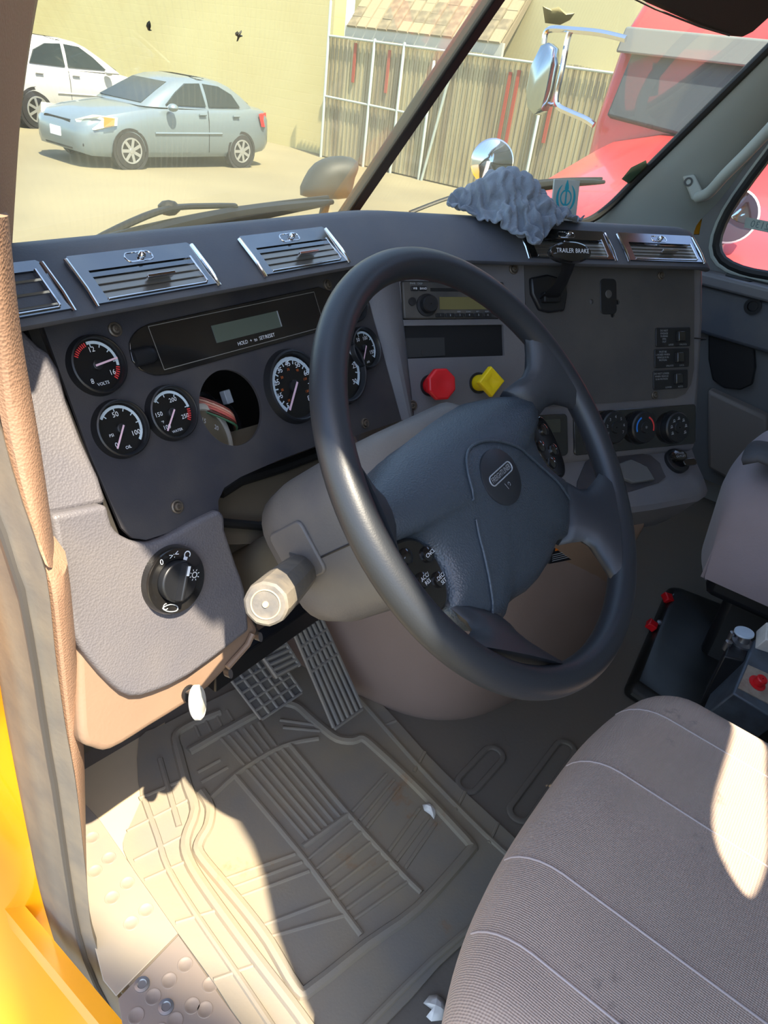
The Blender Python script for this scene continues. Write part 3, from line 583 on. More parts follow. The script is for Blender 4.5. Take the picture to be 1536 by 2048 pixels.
arcband(mb, fh, -rh * .55, -rh * .55, .0028, .0036, 60, 300, .009); obj('symbols', mb, m_white, hs)
mb = MB(); mb.tube([fh.p(x, y, .0088) for x, y in smooth([(-rh * .66, -rh * .55), (-rh * .40, -rh * .56), (-rh * .2, -rh * .72), (-rh * .25, -rh * .84), (-rh * .5, -rh * .74)], 3, True)], .0006, 6, True); obj('fog_button', mb, m_grey, hs)
# ---- ridge between the two panels and the angled wing body
mb = MB(); lo_ = []
for t in [k / 8 for k in range(9)]:
    a = FA.p(.440, .060 - .240 * t, .001); b = FB.p(.004 + .016 * t, .158 - .248 * t, .004); mid_ = a.lerp(b, .5) + (FA.n + FB.n).normalized() * .010
    lo_.append([a, a.lerp(mid_, .6) + FA.n * .003, mid_, b.lerp(mid_, .5) + FB.n * .002, b, b - FB.n * .03, a - FA.n * .03])
mb.loft(lo_); obj('ridge', mb, m_wing, dash, sharp=25)
UE = .618
mb = MB(); mb.prism([(-.02, .165), (UE, .165), (UE, .05), (UE - .008, -.05), (UE - .02, -.185), (.0, -.185)], FB, -.30, 0); obj('wing_body', mb, m_wing, dash, bevel=.014, seg=4)
mb = MB(); mb.tube([FB.p(.589, .02 - .0, .001), FB.p(UE + .001, .018, .001), FB.p(UE + .001, .018, -.05)], .0012, 6); obj('seam', mb, m_black, dash)
# surround with two single-DIN slots
mb = MB(); so_ = [(.004, .160), (.226, .160), (.226, -.20), (.03, -.20), (.02, -.09)]
mb.holed(so_, [rrect(.0095, .1865, .056, .112, .002), rrect(.001, .184, -.0005, .0475, .002)], FB, .0, .006); obj('radio_surround', mb, m_wing, dash, bevel=.002, label='grey plastic surround of radio and storage slot')
mb = MB()
for (a0, a1, b0, b1) in ((.001, .184, -.0005, .0475),):
    mb.box(FB, a0, a1, b0, b1, .0004, .0008)
m_slot = mat('slot_black', (8, 8, 9), .8); obj('storage_slot', mb, m_slot, dash)
mb = MB(); mb.prism([(.004, .001), (.080, .003), (.080, .030), (.004, .030)], FB, .0008, .0022); mb.lathe([(.006, .0022), (.006, .003), (.003, .003)], FB.sh(.045, .008), 14); obj('slot_bracket', mb, mat('bracket_grey', (40, 40, 40), .6), dash)
for a, b in ((.206, .132), (.017, -.070)): screw(FB, a, b, .008).location += FB.n * .006
# dark insert with holes
ci = [(.228, .158), (.587, .158), (.587, -.035), (.580, -.062), (.566, -.078), (.545, -.084), (.228, -.086)]
hb = [FB.px(*q) for q in ((1180, 604), (1232, 605), (1222, 631))]
mb = MB(); mb.holed(ci, [circ(p, .0042, 14) for p in hb], FB, .0, .004); obj('insert_panel', mb, m_cpanel, dash, bevel=.001, label='plain dark insert panel right of the wheel')
mb = MB(); mb.box(FB, .38, .46, .0, .10, -.001, .0006); obj('insert_backing', mb, m_slot, dash)
q = FB.px(1213, 594); mb = MB(); mb.prism(rrect(q[0] - .017, q[0] + .017, q[1] - .029, q[1] + .029, .008), FB, .0035, .0055); bp_ = obj('bracket_pad', mb, m_black, dash, bevel=.0008)
mb = MB(); mb.lathe([(.007, .0055), (.006, .0065), (.002, .0068)], FB.sh(q[0], q[1] + .004), 14); obj('pad_stud', mb, m_cpanel, bp_)
for a, b in ((.509, .127), (.493, -.077)): screw(FB, a, b, .007).location += FB.n * .004
# rocker switches
for i, (y0, t1, l1, l2) in enumerate(((674, ('DO NOT', 'ENGAGE', 'DURING', 'SPIN', 'OUT'), 'LOCK', 'UNLOCK'), (716, ('MUST BE', 'LOCKED WHEN', 'VEHICLE IS IN', 'MOTION'), 'UNLOCK', 'LOCK'), (759, ('DO NOT LOWER', 'WHEN VEHICLE', 'IS IN MOTION'), 'LOWER', 'AUTO'))):
    a0, b0 = FB.px(1346 - i * 2.5, y0, .005); w_, h_ = .040, .0165
    mb = MB(); mb.prism(rrect(a0 - w_, a0 + w_, b0 - h_, b0 + h_, .003), FB, .003, .0062); sw = obj('rocker_switch', mb, m_black, dash, bevel=.0008, label='%s of three black rocker switches with warning text' % ('top', 'middle', 'bottom')[i])
    mb = MB(); mb.prism([(a0 + .006, b0 - .009), (a0 + .030, b0 - .009), (a0 + .030, b0 + .010), (a0 + .006, b0 + .010)], FB, .006, .012, [(a0 + .008, b0 - .008), (a0 + .022, b0 - .008), (a0 + .022, b0 + .009), (a0 + .008, b0 + .009)]); obj('rocker', mb, m_gloss, sw, bevel=.001)
    mb = MB()
    for k, s in enumerate(t1): put_text(mb, s, FB, a0 - .022, b0 + .011 - k * .0048, .0044, .0066)
    put_text(mb, l1, FB, a0 - .006, b0 - .0135, .0042, .0066); put_text(mb, l2, FB, a0 + .022, b0 - .0135, .0042, .0066); obj('lettering', mb, m_grey, sw)
# climate controls
mb = MB(); mb.prism(rrect(.318, .592, -.170, -.098, .006), FB, .0, .004); hv = obj('climate_panel', mb, m_gloss, dash, bevel=.001, label='black climate control panel with three rotary dials')
for i, (x, y) in enumerate(((1232, 855), (1291, 855), (1358, 855))):
    a0, b0 = FB.px(x, y, .02); f = FB.sh(a0, b0)
    mb = MB(); mb.lathe([(.030, .003), (.030, .0055), (.0275, .0055), (.0275, .017), (.0255, .0195), (.010, .0195), (.009, .022), (.001, .022)], f, 36, cap=False); kn = obj('climate_dial', mb, m_black, hv)
    if i == 1:
        mb = MB(); arcband(mb, f, 0, 0, .0175, .0205, 200, 115, .0199); obj('blue_arc', mb, mat('print_blue', (40, 120, 210), .5), kn)
        mb = MB(); arcband(mb, f, 0, 0, .0175, .0205, 65, -20, .0199); obj('red_arc', mb, m_red, kn)
        mb = MB(); put_text(mb, '*', f, 0, -.002, .012, .0224); obj('symbol', mb, m_grey, kn)
    else:
        mb = MB()
        for k in range(7):
            p = math.radians(210 - k * 40)
            if i == 0: put_text(mb, str(k + 1), f, .018 * math.cos(p), .018 * math.sin(p), .007, .0199)
            else:
                c_ = (.017 * math.cos(p), .017 * math.sin(p)); arcband(mb, f, c_[0], c_[1], .0012, .0022, 0, 360, .0199, 8); strip(mb, f, (c_[0] - .003, c_[1] - .003), (c_[0] + .003, c_[1] - .002), .001, .0199)
        obj('symbols', mb, m_grey, kn)
mb = MB(); mb.prism(rrect(.232, .300, -.168, -.098, .008), FB, .005, .010); ds = obj('clock_display', mb, m_gloss, dash, bevel=.001, label='small display right of the wheel hub')
mb = MB(); mb.box(FB, .245, .285, -.128, -.106, .010, .0106); obj('screen', mb, mat('lcd_dark', (60, 62, 54), .2), ds)
# lower lip of the wing: tray with ashtray and socket
def sweepB(prof_, u0s, m_, name, **k):
    mb = MB(); mb.loft([[FB.p(u, 0, 0) + _out * (o * sc) + V(0, 0, z) for o, z in prof_] for u, sc in u0s]); return obj(name, mb, m_, dash, **k)
pf = [(.045, -.145), (.075, -.165), (.115, -.19), (.145, -.205), (.158, -.215), (.160, -.226), (.150, -.238), (.118, -.285), (.085, -.325), (-.05, -.33), (-.05, -.15)]
sweepB(pf, [(.0, 1), (.2, 1), (.45, 1), (.56, .96), (.592, .88), (.604, .76)], m_wing, 'lower_lip', sharp=40)
pf2 = [(.105, -.285), (.112, -.295), (.100, -.36), (.085, -.42), (.02, -.60), (-.1, -.68), (-.1, -.29)]
sweepB(pf2, [(.10, 1), (.35, 1), (.50, .97), (.53, .8)], m_beige, 'lower_cover', sharp=40)
fl = Fr(FB.p(.3, 0, 0) + _out * .095 + V(0, 0, -.1775), _h, -_out * .85 + V(0, 0, .52))
q = [fl.px(x, y) for x, y in ((1170, 925), (1215, 905), (1300, 912), (1325, 945), (1318, 965), (1200, 1000), (1150, 1000))]
mb = MB(); mb.prism(smooth(q, 2, True), fl, -.004, .0025); obj('tray_recess', mb, m_panel, dash, label='dark recessed tray under the climate dials')
q = [fl.px(x, y, .003) for x, y in ((1222, 935), (1258, 921), (1290, 936), (1306, 962), (1262, 968), (1238, 958))]
mb = MB(); mb.prism(q, fl, .002, .010); obj('tray_lid', mb, mat('clear_tray', (92, 94, 96), .15, coat=.5), dash, bevel=.002)
q = fl.px(1352, 923); fs_ = fl.sh(*q)
mb = MB(); mb.lathe([(.024, -.002), (.024, .006), (.021, .008), (.016, .008), (.014, .002), (.001, .002)], fs_, 28, cap=False); sk = obj('power_socket', mb, m_black, dash, label='round black power socket with hinged cap')
mb = MB(); mb.prism(rrect(.004, .034, -.016, -.002, .006), fs_, .008, .012); obj('cap_tab', mb, m_gloss, sk, bevel=.001)
mb = MB(); mb.lathe([(.018, .008), (.017, .014), (.010, .015)], fs_.sh(0, .006), 24, sy=.6); obj('socket_cap', mb, m_gloss, sk)
mb = MB(); put_text(mb, 'POWER', fs_, 0, .008, .006, .0155); put_text(mb, 'OUTLET', fs_, 0, .002, .006, .0155); obj('lettering', mb, m_grey, sk)
q = [FB.sh(0, 0, .03).px(x, y) for x, y in ((1285, 1062), (1312, 1040), (1305, 1060), (1283, 1078))]
# ---- trailer brake lever
tl = thing('trailer_brake_lever', 'black trailer brake hand lever with TRAILER BRAKE lettering on its handle', 'lever', tuple(FB.p(.28, .05, .02)))
q = [FB.px(x, y) for x, y in ((1054, 558), (1122, 560), (1122, 618), (1112, 624), (1072, 622))]
mb = MB(); mb.prism(smooth(q, 2, True), FB, .002, .012); obj('housing', mb, m_black, tl, bevel=.003)
b0 = FB.p(*FB.px(1100, 598, .014), .014); tp = FB.p(*FB.px(1139, 520, .09), .09)
mb = MB(); sd_ = FB.u
ctr = [b0 - FB.n * .004, b0.lerp(tp, .35) + FB.n * .01, b0.lerp(tp, .7) + FB.n * .008, tp]
lps = []
for c_, wd, th_ in zip(ctr, (.019, .012, .011, .013), (.010, .008, .007, .007)):
    lps.append([c_ + sd_ * wd, c_ + FB.n * th_ + sd_ * wd * .5, c_ + FB.n * th_ - sd_ * wd * .5, c_ - sd_ * wd, c_ - FB.n * th_ - sd_ * wd * .5, c_ - FB.n * th_ + sd_ * wd * .5])
mb.loft(lps); obj('lever_arm', mb, m_black, tl, sharp=50)
mb = MB(); mb.prism([(-.016, -.006), (.016, -.006), (.016, .010), (-.016, .010)], Fr(b0, FB.u, FB.v), -.006, .008); obj('lever_root', mb, m_blackrub, tl, bevel=.002)
fh2 = Fr(FB.p(*FB.px(1138, 506, .10), .10), FB.u, V(0, 0, 1) * .9 - _out * .45)
mb = MB(); mb.lathe([(.001, -.013), (.022, -.012), (.034, -.006), (.037, .0), (.036, .005), (.031, .0075), (.001, .008)], fh2, 32, cap=False, sx=1, sy=.42); obj('handle', mb, m_gloss, tl)
mb = MB(); put_text(mb, 'TRAILER BRAKE', fh2, 0, .001, .0088, .0092, wide=.95); obj('lettering', mb, m_white, tl)
# ---- radio
rd = thing('car_radio', 'single slot car radio with amber display in the centre dash', 'radio', tuple(FB.p(.098, .084, .0)))
mb = MB(); mb.prism(rrect(.0105, .1855, .057, .111, .003), FB, -.10, .010); obj('radio_case', mb, mat('radio_grey', (42, 45, 50), .45, dust=(DUST, .25, 20)), rd, bevel=.002)
mb = MB(); mb.box(FB, .056, .140, .0965, .1015, .0098, .0104); obj('disc_slot', mb, m_slot, rd)
mb = MB(); mb.box(FB, .070, .154, .070, .0885, .0098, .0112); obj('display', mb, mat('amber_lcd', (104, 98, 62), .25, coat=.5), rd)
mb = MB(); f = FB.sh(.048, .0765); mb.lathe([(.0165, .010), (.0165, .013), (.0125, .0135), (.0125, .024), (.011, .026), (.001, .026)], f, 28, cap=False); obj('volume_knob', mb, m_black, rd)
mb = MB(); mb.lathe([(.0125, .010), (.0125, .013), (.009, .014), (.009, .022), (.001, .023)], FB.sh(.170, .073), 24, cap=False); obj('tuning_knob', mb, m_black, rd)
for k in range(6):
    mb = MB(); a0 = .0625 + k * .0165; mb.prism(rrect(a0, a0 + .0145, .0585, .0645, .0015), FB, .0098, .0128); b_ = obj('preset_button', mb, m_black, rd, bevel=.0006)
    mb = MB(); put_text(mb, str(k + 1), FB, a0 + .0072, .0615, .0045, .0131)
    if k > 1: put_text(mb, ('SEEK', 'SCAN', 'RPT', 'RDM')[k - 2], FB, a0 + .0072, .0668, .0030, .0104)
    obj('button_print', mb, m_grey, b_)
for k in range(2):
    mb = MB(); a0 = .0235 + k * .0135; mb.prism(rrect(a0, a0 + .012, .097, .1035, .001), FB, .0098, .0125); b_ = obj('band_button', mb, m_black, rd, bevel=.0006)
    mb = MB(); put_text(mb, ('WB', 'BAND')[k], FB, a0 + .006, .100, .0042, .0129); obj('button_print', mb, m_white, b_)
mb = MB(); mb.lathe([(.006, .0098), (.006, .0125), (.001, .0128)], FB.sh(.0245, .0815), 16); obj('set_button', mb, m_black, rd)
mb = MB(); put_text(mb, 'PWR   DISP', FB, .033, .1075, .0042, .0104); obj('print', mb, m_grey, rd)
mb = MB(); mb.box(FB, .131, .143, .0915, .0955, .0098, .0106); obj('logo_plate', mb, m_white, rd)
# ---- parking and trailer air knobs
def plunger(nm, lab, x, y, mt_, shape, rot):
    a0, b0 = FB.px(x, y, .006); f = FB.sh(a0, b0, .006); t_ = thing(nm, lab, 'knob', tuple(f.o))
    mb = MB(); mb.lathe([(.0165, -.002), (.0165, .002), (.0135, .002), (.0125, -.001), (.001, -.001)], f, 28, cap=False); obj('collar', mb, m_black, t_)
    mb = MB(); mb.lathe([(.0125, 0), (.0125, .030)], f, 24); obj('stem', mb, mt_, t_)
    mb = MB(); r = .0245 if shape == 8 else .0235
    pts = circ((0, 0), r, shape, rot); p2 = circ((0, 0), r * .90, shape, rot)
    mb.loft([[f.p(a, b, .028) for a, b in p2], [f.p(a, b, .031) for a, b in pts], [f.p(a, b, .038) for a, b in pts], [f.p(a, b, .041) for a, b in p2], [f.p(a * .6, b * .6, .041) for a, b in p2], [f.p(a * .4, b * .4, .0395) for a, b in p2]]); obj('knob_head', mb, mt_, t_, bevel=.0012)
    return t_
plunger('trailer_air_knob', 'red octagonal pull knob below the radio', 860, 771, m_redk, 8, math.radians(22.5))
plunger('parking_brake_knob', 'yellow diamond pull knob behind the steering wheel', 957, 766, m_yelk, 4, math.radians(0))
# ---- ignition key
kp = FP.p(*FP.px(375, 1385, -.002), -.002)
ky = thing('ignition_key', 'white plastic head of a key in the lower trim', 'key', tuple(kp))
fk = Fr(at(395, 1405, 1, kp.y - .03), V(.55, .35, -.1), V(-.25, .1, 1.0))
mb = MB(); mb.lathe([(.0145, -.0045), (.0165, -.0025), (.0165, .0025), (.0145, .0045)], fk, 28, sx=1.0, sy=1.25); obj('key_head', mb, mat('ivory', (228, 226, 216), .4), ky)
mb = MB(); mb.lathe([(.0125, .0044), (.0115, .0052)], fk, 28, sx=1, sy=1.25); obj('key_badge', mb, mat('ivory2', (214, 212, 200), .4), ky)
mb = MB(); mb.tube([fk.p(0, .018, 0), kp], .0045, 8, flat=.5); obj('key_blade', mb, m_steel, ky)
mb = MB(); mb.lathe([(.010, -.003), (.010, .006), (.006, .007)], Fr(kp, (1, 0, 0), (0, .3, 1)), 20); obj('lock_barrel', mb, m_black, ky)
# ================================================================== steering wheel
sw_ = thing('steering_wheel', 'large black four spoke truck steering wheel with padded hub', 'steering wheel', tuple(FW.p(0, 0, -.09)))
RR, rr = .215, .0155
mb = MB(); mb.tube([FW.p(RR * math.cos(2 * math.pi * k / 128), RR * math.sin(2 * math.pi * k / 128), 0) for k in range(128)], rr, 20, True); obj('rim', mb, m_rim, sw_)
FS = FW.rot(math.radians(5))
half = [(0, .069), (.04, .068), (.08, .064), (.12, .053), (.155, .040), (.178, .028), (.175, .012), (.165, .003), (.145, -.002), (.131, -.012), (.124, -.030), (.126, -.050), (.137, -.068), (.146, -.078), (.146, -.086), (.130, -.104), (.108, -.119), (.088, -.126), (.072, -.120), (.055, -.122), (.03, -.128), (0, -.130)]
outl = half + [(-a, b) for a, b in half[-2:0:-1]]
ctr = (0, -.022); lps = []
def drop(b): return .030 * (max(0, b - .012) / .057) ** 2
for sc, c_ in ((1, -.050), (1, -.040), (.985, -.032), (.95, -.026), (.86, -.020), (.70, -.0155), (.5, -.0125), (.3, -.0107), (.1, -.0100)):
    lps.append([FS.p(ctr[0] + (a - ctr[0]) * sc, ctr[1] + (b - ctr[1]) * sc, c_ - drop(ctr[1] + (b - ctr[1]) * sc)) for a, b in outl])
mb = MB(); mb.loft(lps); pad_ = obj('hub_pad', mb, m_pad, sw_, sharp=60)
def padc(a, b):
    s = 0
    # scale at which (a,b) lies, found from the outline direction
    an = math.atan2(b - ctr[1], a - ctr[0]); r = math.hypot(a - ctr[0], b - ctr[1]); best = 1
    for (x0, y0), (x1, y1) in zip(outl, outl[1:] + outl[:1]):
        a0 = math.atan2(y0 - ctr[1], x0 - ctr[0]); a1 = math.atan2(y1 - ctr[1], x1 - ctr[0])
        lo, hi = min(a0, a1), max(a0, a1)
        if hi - lo < 3 and lo <= an <= hi:
            t = (an - a0) / (a1 - a0 + 1e-9); R = math.hypot(x0 + (x1 - x0) * t - ctr[0], y0 + (y1 - y0) * t - ctr[1]); best = r / R
    return interp([(.1, -.0100), (.3, -.0107), (.5, -.0125), (.70, -.0155), (.86, -.020), (.95, -.026), (.985, -.032), (1, -.040)], best) - drop(b)
kl = [FS.px(x, y, -.012) for x, y in ((1003, 1222), (985, 1165), (962, 1085), (944, 1000), (932, 940), (936, 905), (955, 886), (985, 882), (1030, 895), (1075, 925), (1115, 960), (1150, 995))]
mb = MB(); mb.tube([FS.p(a, b, padc(a, b) + .0018) for a, b in smooth(kl, 4)], .0016, 8); obj('moulded_ridge', mb, m_pad, pad_)
ec = FS.px(999, 955, -.012); fe = FS.sh(ec[0], ec[1], padc(*ec))
mb = MB(); mb.lathe([(.034, -.003), (.034, .0006), (.0325, .0014), (.001, .0016)], fe, 48, cap=False, sx=1.0, sy=.86); em = obj('horn_button', mb, m_rim, pad_)
mb = MB(); mb.tube([fe.p(a, b, .0012) for a, b in circ((0, 0), .0345, 48)], .0008, 6, True); 
mb = MB(); mb.tube([fe.p(a, b + .003, .002) for a, b in rrect(-.024, .024, -.0052, .0052, .005)], .0007, 6, True); put_text(mb, 'FREIGHTLINER', fe, 0, .003, .0082, .0022, wide=.78); obj('emblem', mb, m_grey, pad_)
mb = MB(); arcband(mb, fe, .003, -.0105, .0016, .0023, -90, 180, .0022, 12); strip(mb, fe, (-.004, -.007), (-.002, -.014), .0008, .0022); obj('horn_symbol', mb, m_grey, pad_)
mb = MB(); mb.lathe([(.050, -.12), (.055, -.09), (.050, -.045)], FS.sh(0, -.03), 32); obj('hub_back', mb, m_rim, sw_)
def spoke(i0, i1, o0, o1, sgn):
    lo_ = []
    for t in (0, .2, .4, .6, .8, .93, 1.0):
        flare = t ** 2.2
        p = (i0[0] + (o0[0] - i0[0]) * t, i0[1] + (o0[1] - i0[1]) * t); q = (i1[0] + (o1[0] - i1[0]) * t, i1[1] + (o1[1] - i1[1]) * t)
        nar = .22 * math.sin(math.pi * min(t * 1.05, 1)) ** 1.2
        p2 = (p[0] + (q[0] - p[0]) * nar, p[1] + (q[1] - p[1]) * nar); q2 = (q[0] + (p[0] - q[0]) * nar, q[1] + (p[1] - q[1]) * nar)
        cc = -.040 + .040 * t ** .8; h = .014 - .002 * t; L = []
        for k in range(12):
            an = 2 * math.pi * k / 12; w_ = .5 - .5 * math.cos(an); L.append(FS.p((p2[0] + (q2[0] - p2[0]) * w_) * sgn, p2[1] + (q2[1] - p2[1]) * w_, cc + h * math.sin(an)))
        lo_.append(L)
    mb = MB(); mb.loft(lo_); return obj('spoke', mb, m_rim, sw_, sharp=60)
def pol(an, r=.209): return (r * math.cos(math.radians(an)), r * math.sin(math.radians(an)))
for s in (1, -1):
    spoke((.140, .050), (.155, -.002), pol(28), pol(-6), s)
    spoke((.142, -.064), (.078, -.128), pol(-26), pol(-69), s)
    pp = [(.168, .002), (.145, -.002), (.131, -.012), (.124, -.030), (.126, -.050), (.137, -.068), (.152, -.073), (.166, -.060), (.176, -.030), (.176, -.008)]
    mb = MB(); mb.prism([(a * s, b) for a, b in smooth(pp, 3, True)], FS, -.06, -.029); pd = obj('button_pod', mb, m_gloss, sw_, bevel=.003, seg=3)
    for k, (a, b, txt) in enumerate(((.158, -.014, ''), (.133, -.026, ('CNCL', '+')[s == 1]), (.155, -.040, ('ACC/', '-')[s == 1]), (.137, -.050, ('DEC/', '+')[s == 1]))):
        mb = MB(); mb.lathe([(.0075, -.030), (.0072, -.0265), (.005, -.0252), (.001, -.0248)], FS.sh(a * s, b), 18); bt = obj('button', mb, m_gloss, pd)
        if txt:
            mb = MB(); put_text(mb, txt, FS, a * s, b + (.002 if k > 1 and s < 0 else 0), .0052, -.0246)
            if k > 1 and s < 0: put_text(mb, ('RES', 'SET')[k - 2], FS, a * s, b - .003, .0052, -.0246)
            obj('button_print', mb, m_white, bt)
# ---- column
co = thing('steering_column', 'dusty grey steering column shroud below the wheel', 'steering column', tuple(FW.p(0, 0, -.3)))
def colloop(c_, w_, b0, b1, r): return [FW.p(a, b, c_) for a, b in rrect(-w_, w_, b0, b1, r, 6)]
mb = MB(); mb.loft([colloop(-.052, .085, -.060, .060, .05), colloop(-.058, .100, -.075, .074, .052), colloop(-.075, .112, -.085, .082, .05), colloop(-.12, .124, -.088, .084, .048), colloop(-.19, .130, -.085, .083, .045), colloop(-.225, .126, -.078, .078, .045), colloop(-.245, .105, -.06, .066, .04)]); obj('shroud', mb, m_shroud, co, sharp=60)
mb = MB(); mb.tube([FW.p(-.124 - .006 * t, -.002, -.115 - .08 * t) for t in (0, .5, 1)], .0012, 6); mb.tube([FW.p(.1305, -.002, -.12), FW.p(.1315, -.002, -.2)], .0012, 6); obj('shroud_seam', mb, m_black, co)
mb = MB(); mb.loft([colloop(-.24, .07, -.05, .045, .03), colloop(-.50, .06, -.05, .04, .03)]); obj('column_tube', mb, m_cav, co)
k0 = at(603, 1140, 1, .388); k1 = at(531, 1209, 1, .330); ax = (k1 - k0).normalized()
fsx = Fr(k0, ax.cross(V(0, 0, 1)), (0, 0, 1), ax); Lk = (k1 - k0).length; rk = .0205
root = FW.p(-.127, .012, -.185)
mb = MB(); c = [(-.026, -.030), (.026, -.034), (.020, .034), (-.020, .030)]
fpp = Fr(root, -FW.n, FW.v, -FW.u); mb.prism(rrect(-.028, .028, -.030, .030, .008), fpp, -.004, .004); obj('stalk_plate', mb, m_shroud, co, bevel=.002)
mb = MB(); mb.tube([root, root.lerp(k0, .5), k0 + ax * .004], [.010, .009, .0085], 12); obj('stalk_arm', mb, m_steel, co)
mb = MB(); seg = 20; lp = []
for r, c_ in ((.011, 0), (.016, .004), (rk * .93, .014), (rk, Lk * .6), (rk, Lk - .006), (rk * .97, Lk - .002), (rk * .86, Lk)): lp.append([fsx.p(r * (1 - .03 * (k % 2)) * math.cos(2 * math.pi * k / seg), r * (1 - .03 * (k % 2)) * math.sin(2 * math.pi * k / seg), c_) for k in range(seg)])
mb.loft(lp); st = obj('turn_stalk', mb, mat('worn_grip', (78, 78, 80), .55, dust=((150, 138, 118), .7, 40), bump=(200, .5)), co, sharp=20, label='knurled turn signal stalk grip with worn round end')
mb = MB(); mb.tube([fsx.p(a, b, Lk + .0002) for a, b in circ((0, 0), rk * .62, 40)], .0007, 6, True); mb.lathe([(.003, Lk), (.0026, Lk + .0012)], fsx, 16); obj('end_ring', mb, mat('worn_ring', (196, 170, 130), .5), st)
# ================================================================== pedals
def pedal(nm, lab, quad, z0, lean, face, bars):
    xs = sum(q[0] for q in quad) / 4; ys = sum(q[1] for q in quad) / 4
    o = at(xs, ys, 2, z0); f = Fr(o, (1, 0, 0), (0, math.cos(lean), math.sin(lean))); q = [f.px(*p) for p in quad]
    t_ = thing(nm, lab, 'pedal', tuple(f.o - f.n * .02)); mb = MB(); mb.prism(q, f, -.008, 0); obj('pad', mb, m_pedal, t_, bevel=.003)
    def at2(u, v): return tuple((q[0][k] * (1 - u) + q[1][k] * u) * (1 - v) + (q[3][k] * (1 - u) + q[2][k] * u) * v for k in (0, 1))
    for u in bars[0]:
        mb = MB(); mb.tube([f.p(*at2(u, .02), .001), f.p(*at2(u, .98), .001)], bars[2], 6); obj('tread_bar', mb, face, t_)
    for v in bars[1]:
        mb = MB(); mb.tube([f.p(*at2(.02, v), .001), f.p(*at2(.98, v), .001)], bars[2], 6); obj('cross_bar', mb, face, t_)
    mb = MB(); c0 = f.p(*at2(.5, .25), -.006); mb.tube([c0, c0 + V(0, .06, .02), V(c0.x, min(.86, c0.y + .18), c0.z + .22)], .010, 8); obj('pedal_arm', mb, m_steel, t_)
    return t_
m_tread = mat('pedal_tread', (112, 110, 108), .6, dust=((150, 136, 110), .5, 25))
pedal('accelerator_pedal', 'long ribbed accelerator pedal right of the others', [(588, 1268), (640, 1232), (724, 1418), (668, 1458)], .125, math.radians(52), m_tread, ([k / 6 for k in range(7)], [.0, .14, .27, .40, 1.0], .0036))
pedal('clutch_pedal', 'wide clutch pedal with a square grid tread, leftmost pedal', [(455, 1352), (545, 1302), (604, 1385), (522, 1440)], .085, math.radians(42), m_tread, ([.0, .2, .4, .6, .8, 1], [0, .2, .4, .6, .8, 1], .0028))
pedal('brake_pedal', 'small ribbed brake pedal above the grid pedal', [(516, 1306), (572, 1284), (602, 1332), (552, 1358)], .16, math.radians(45), m_tread, ([.05, .95], [.1, .3, .5, .7, .9], .0036))
# metal brace under the dash
mb = MB(); p0 = at(420, 1360, 1, .60); p1 = at(660, 1195, 1, .60)
mb.loft([[p + V(0, a, b) for a, b in ((-.012, -.02), (.012, -.02), (.012, .022), (-.012, .022))] for p in (p0, p1)]); tag(obj('under_dash_brace', mb, mat('brace_black', (30, 30, 32), .3, .4), bevel=.003), 'black metal brace bar under the dash above the pedals', 'brace')
# ================================================================== floor things
FZ = Fr((0, 0, 0), (1, 0, 0), (0, 1, 0))
mo_ = [(322, 1452), (278, 1476), (276, 1560), (281, 1603), (251, 1668), (247, 1700), (268, 1740), (300, 1785), (356, 1866), (430, 1968), (500, 2070), (600, 2150), (760, 2060), (880, 1930), (1012, 1812), (1060, 1790), (1100, 1750), (1060, 1704), (930, 1584), (850, 1504), (755, 1398), (700, 1350), (600, 1330), (455, 1385)]
mt_ = thing('floor_mat', 'grey ribbed rubber floor mat covered in tan dirt', 'mat', tuple(at(650, 1700, 2, 0)))
mz = .005
mb = MB(); mb.prism([FZ.px(x, y, mz) for x, y in smooth(mo_, 2, True)], FZ, 0.001, mz); obj('mat_base', mb, m_mat, mt_)
def ridge(pts, r, n=3):
    mb = MB(); mb.tube([V(*FZ.px(x, y, mz), mz + r * .05) for x, y in (smooth(pts, n) if len(pts) > 2 else pts)], r, 8, flat=.8); obj('rib', mb, m_mat, mt_)
big = [[(354, 1494), (375, 1573), (390, 1622), (371, 1680), (378, 1722), (416, 1784), (506, 1908), (585, 2011), (620, 2060)],
       [(402, 1584), (420, 1615), (416, 1653), (399, 1684), (399, 1708), (437, 1756), (492, 1822), (540, 1887), (596, 1980), (625, 1975), (733, 1890), (835, 1817), (937, 1705), (941, 1690), (919, 1664), (865, 1606), (810, 1551), (755, 1500), (726, 1477), (704, 1482), (675, 1478), (646, 1457), (620, 1435), (595, 1413), (566, 1405)],
       [(378, 1504), (437, 1470), (492, 1439), (540, 1415), (566, 1405)]]
for b in big: ridge(b, .009)
ridge([(354, 1494), (352, 1470), (380, 1450), (440, 1425)], .008)
mid = [[(468, 1549), (596, 1701), (679, 1811), (723, 1870)], [(580, 1489), (697, 1628), (799, 1741), (843, 1785)], [(416, 1601), (472, 1549), (534, 1508), (582, 1487), (637, 1477)],
       [(289, 1601), (316, 1677), (337, 1739), (392, 1829), (472, 1946), (545, 2055)], [(320, 1518), (344, 1604), (358, 1653)], [(606, 1694), (650, 1662), (697, 1628)],
       [(719, 1398), (777, 1464), (865, 1562), (974, 1672), (1047, 1737)], [(725, 2060), (865, 1920), (1010, 1799), (1035, 1760)]]
for b in mid: ridge(b, .0052)
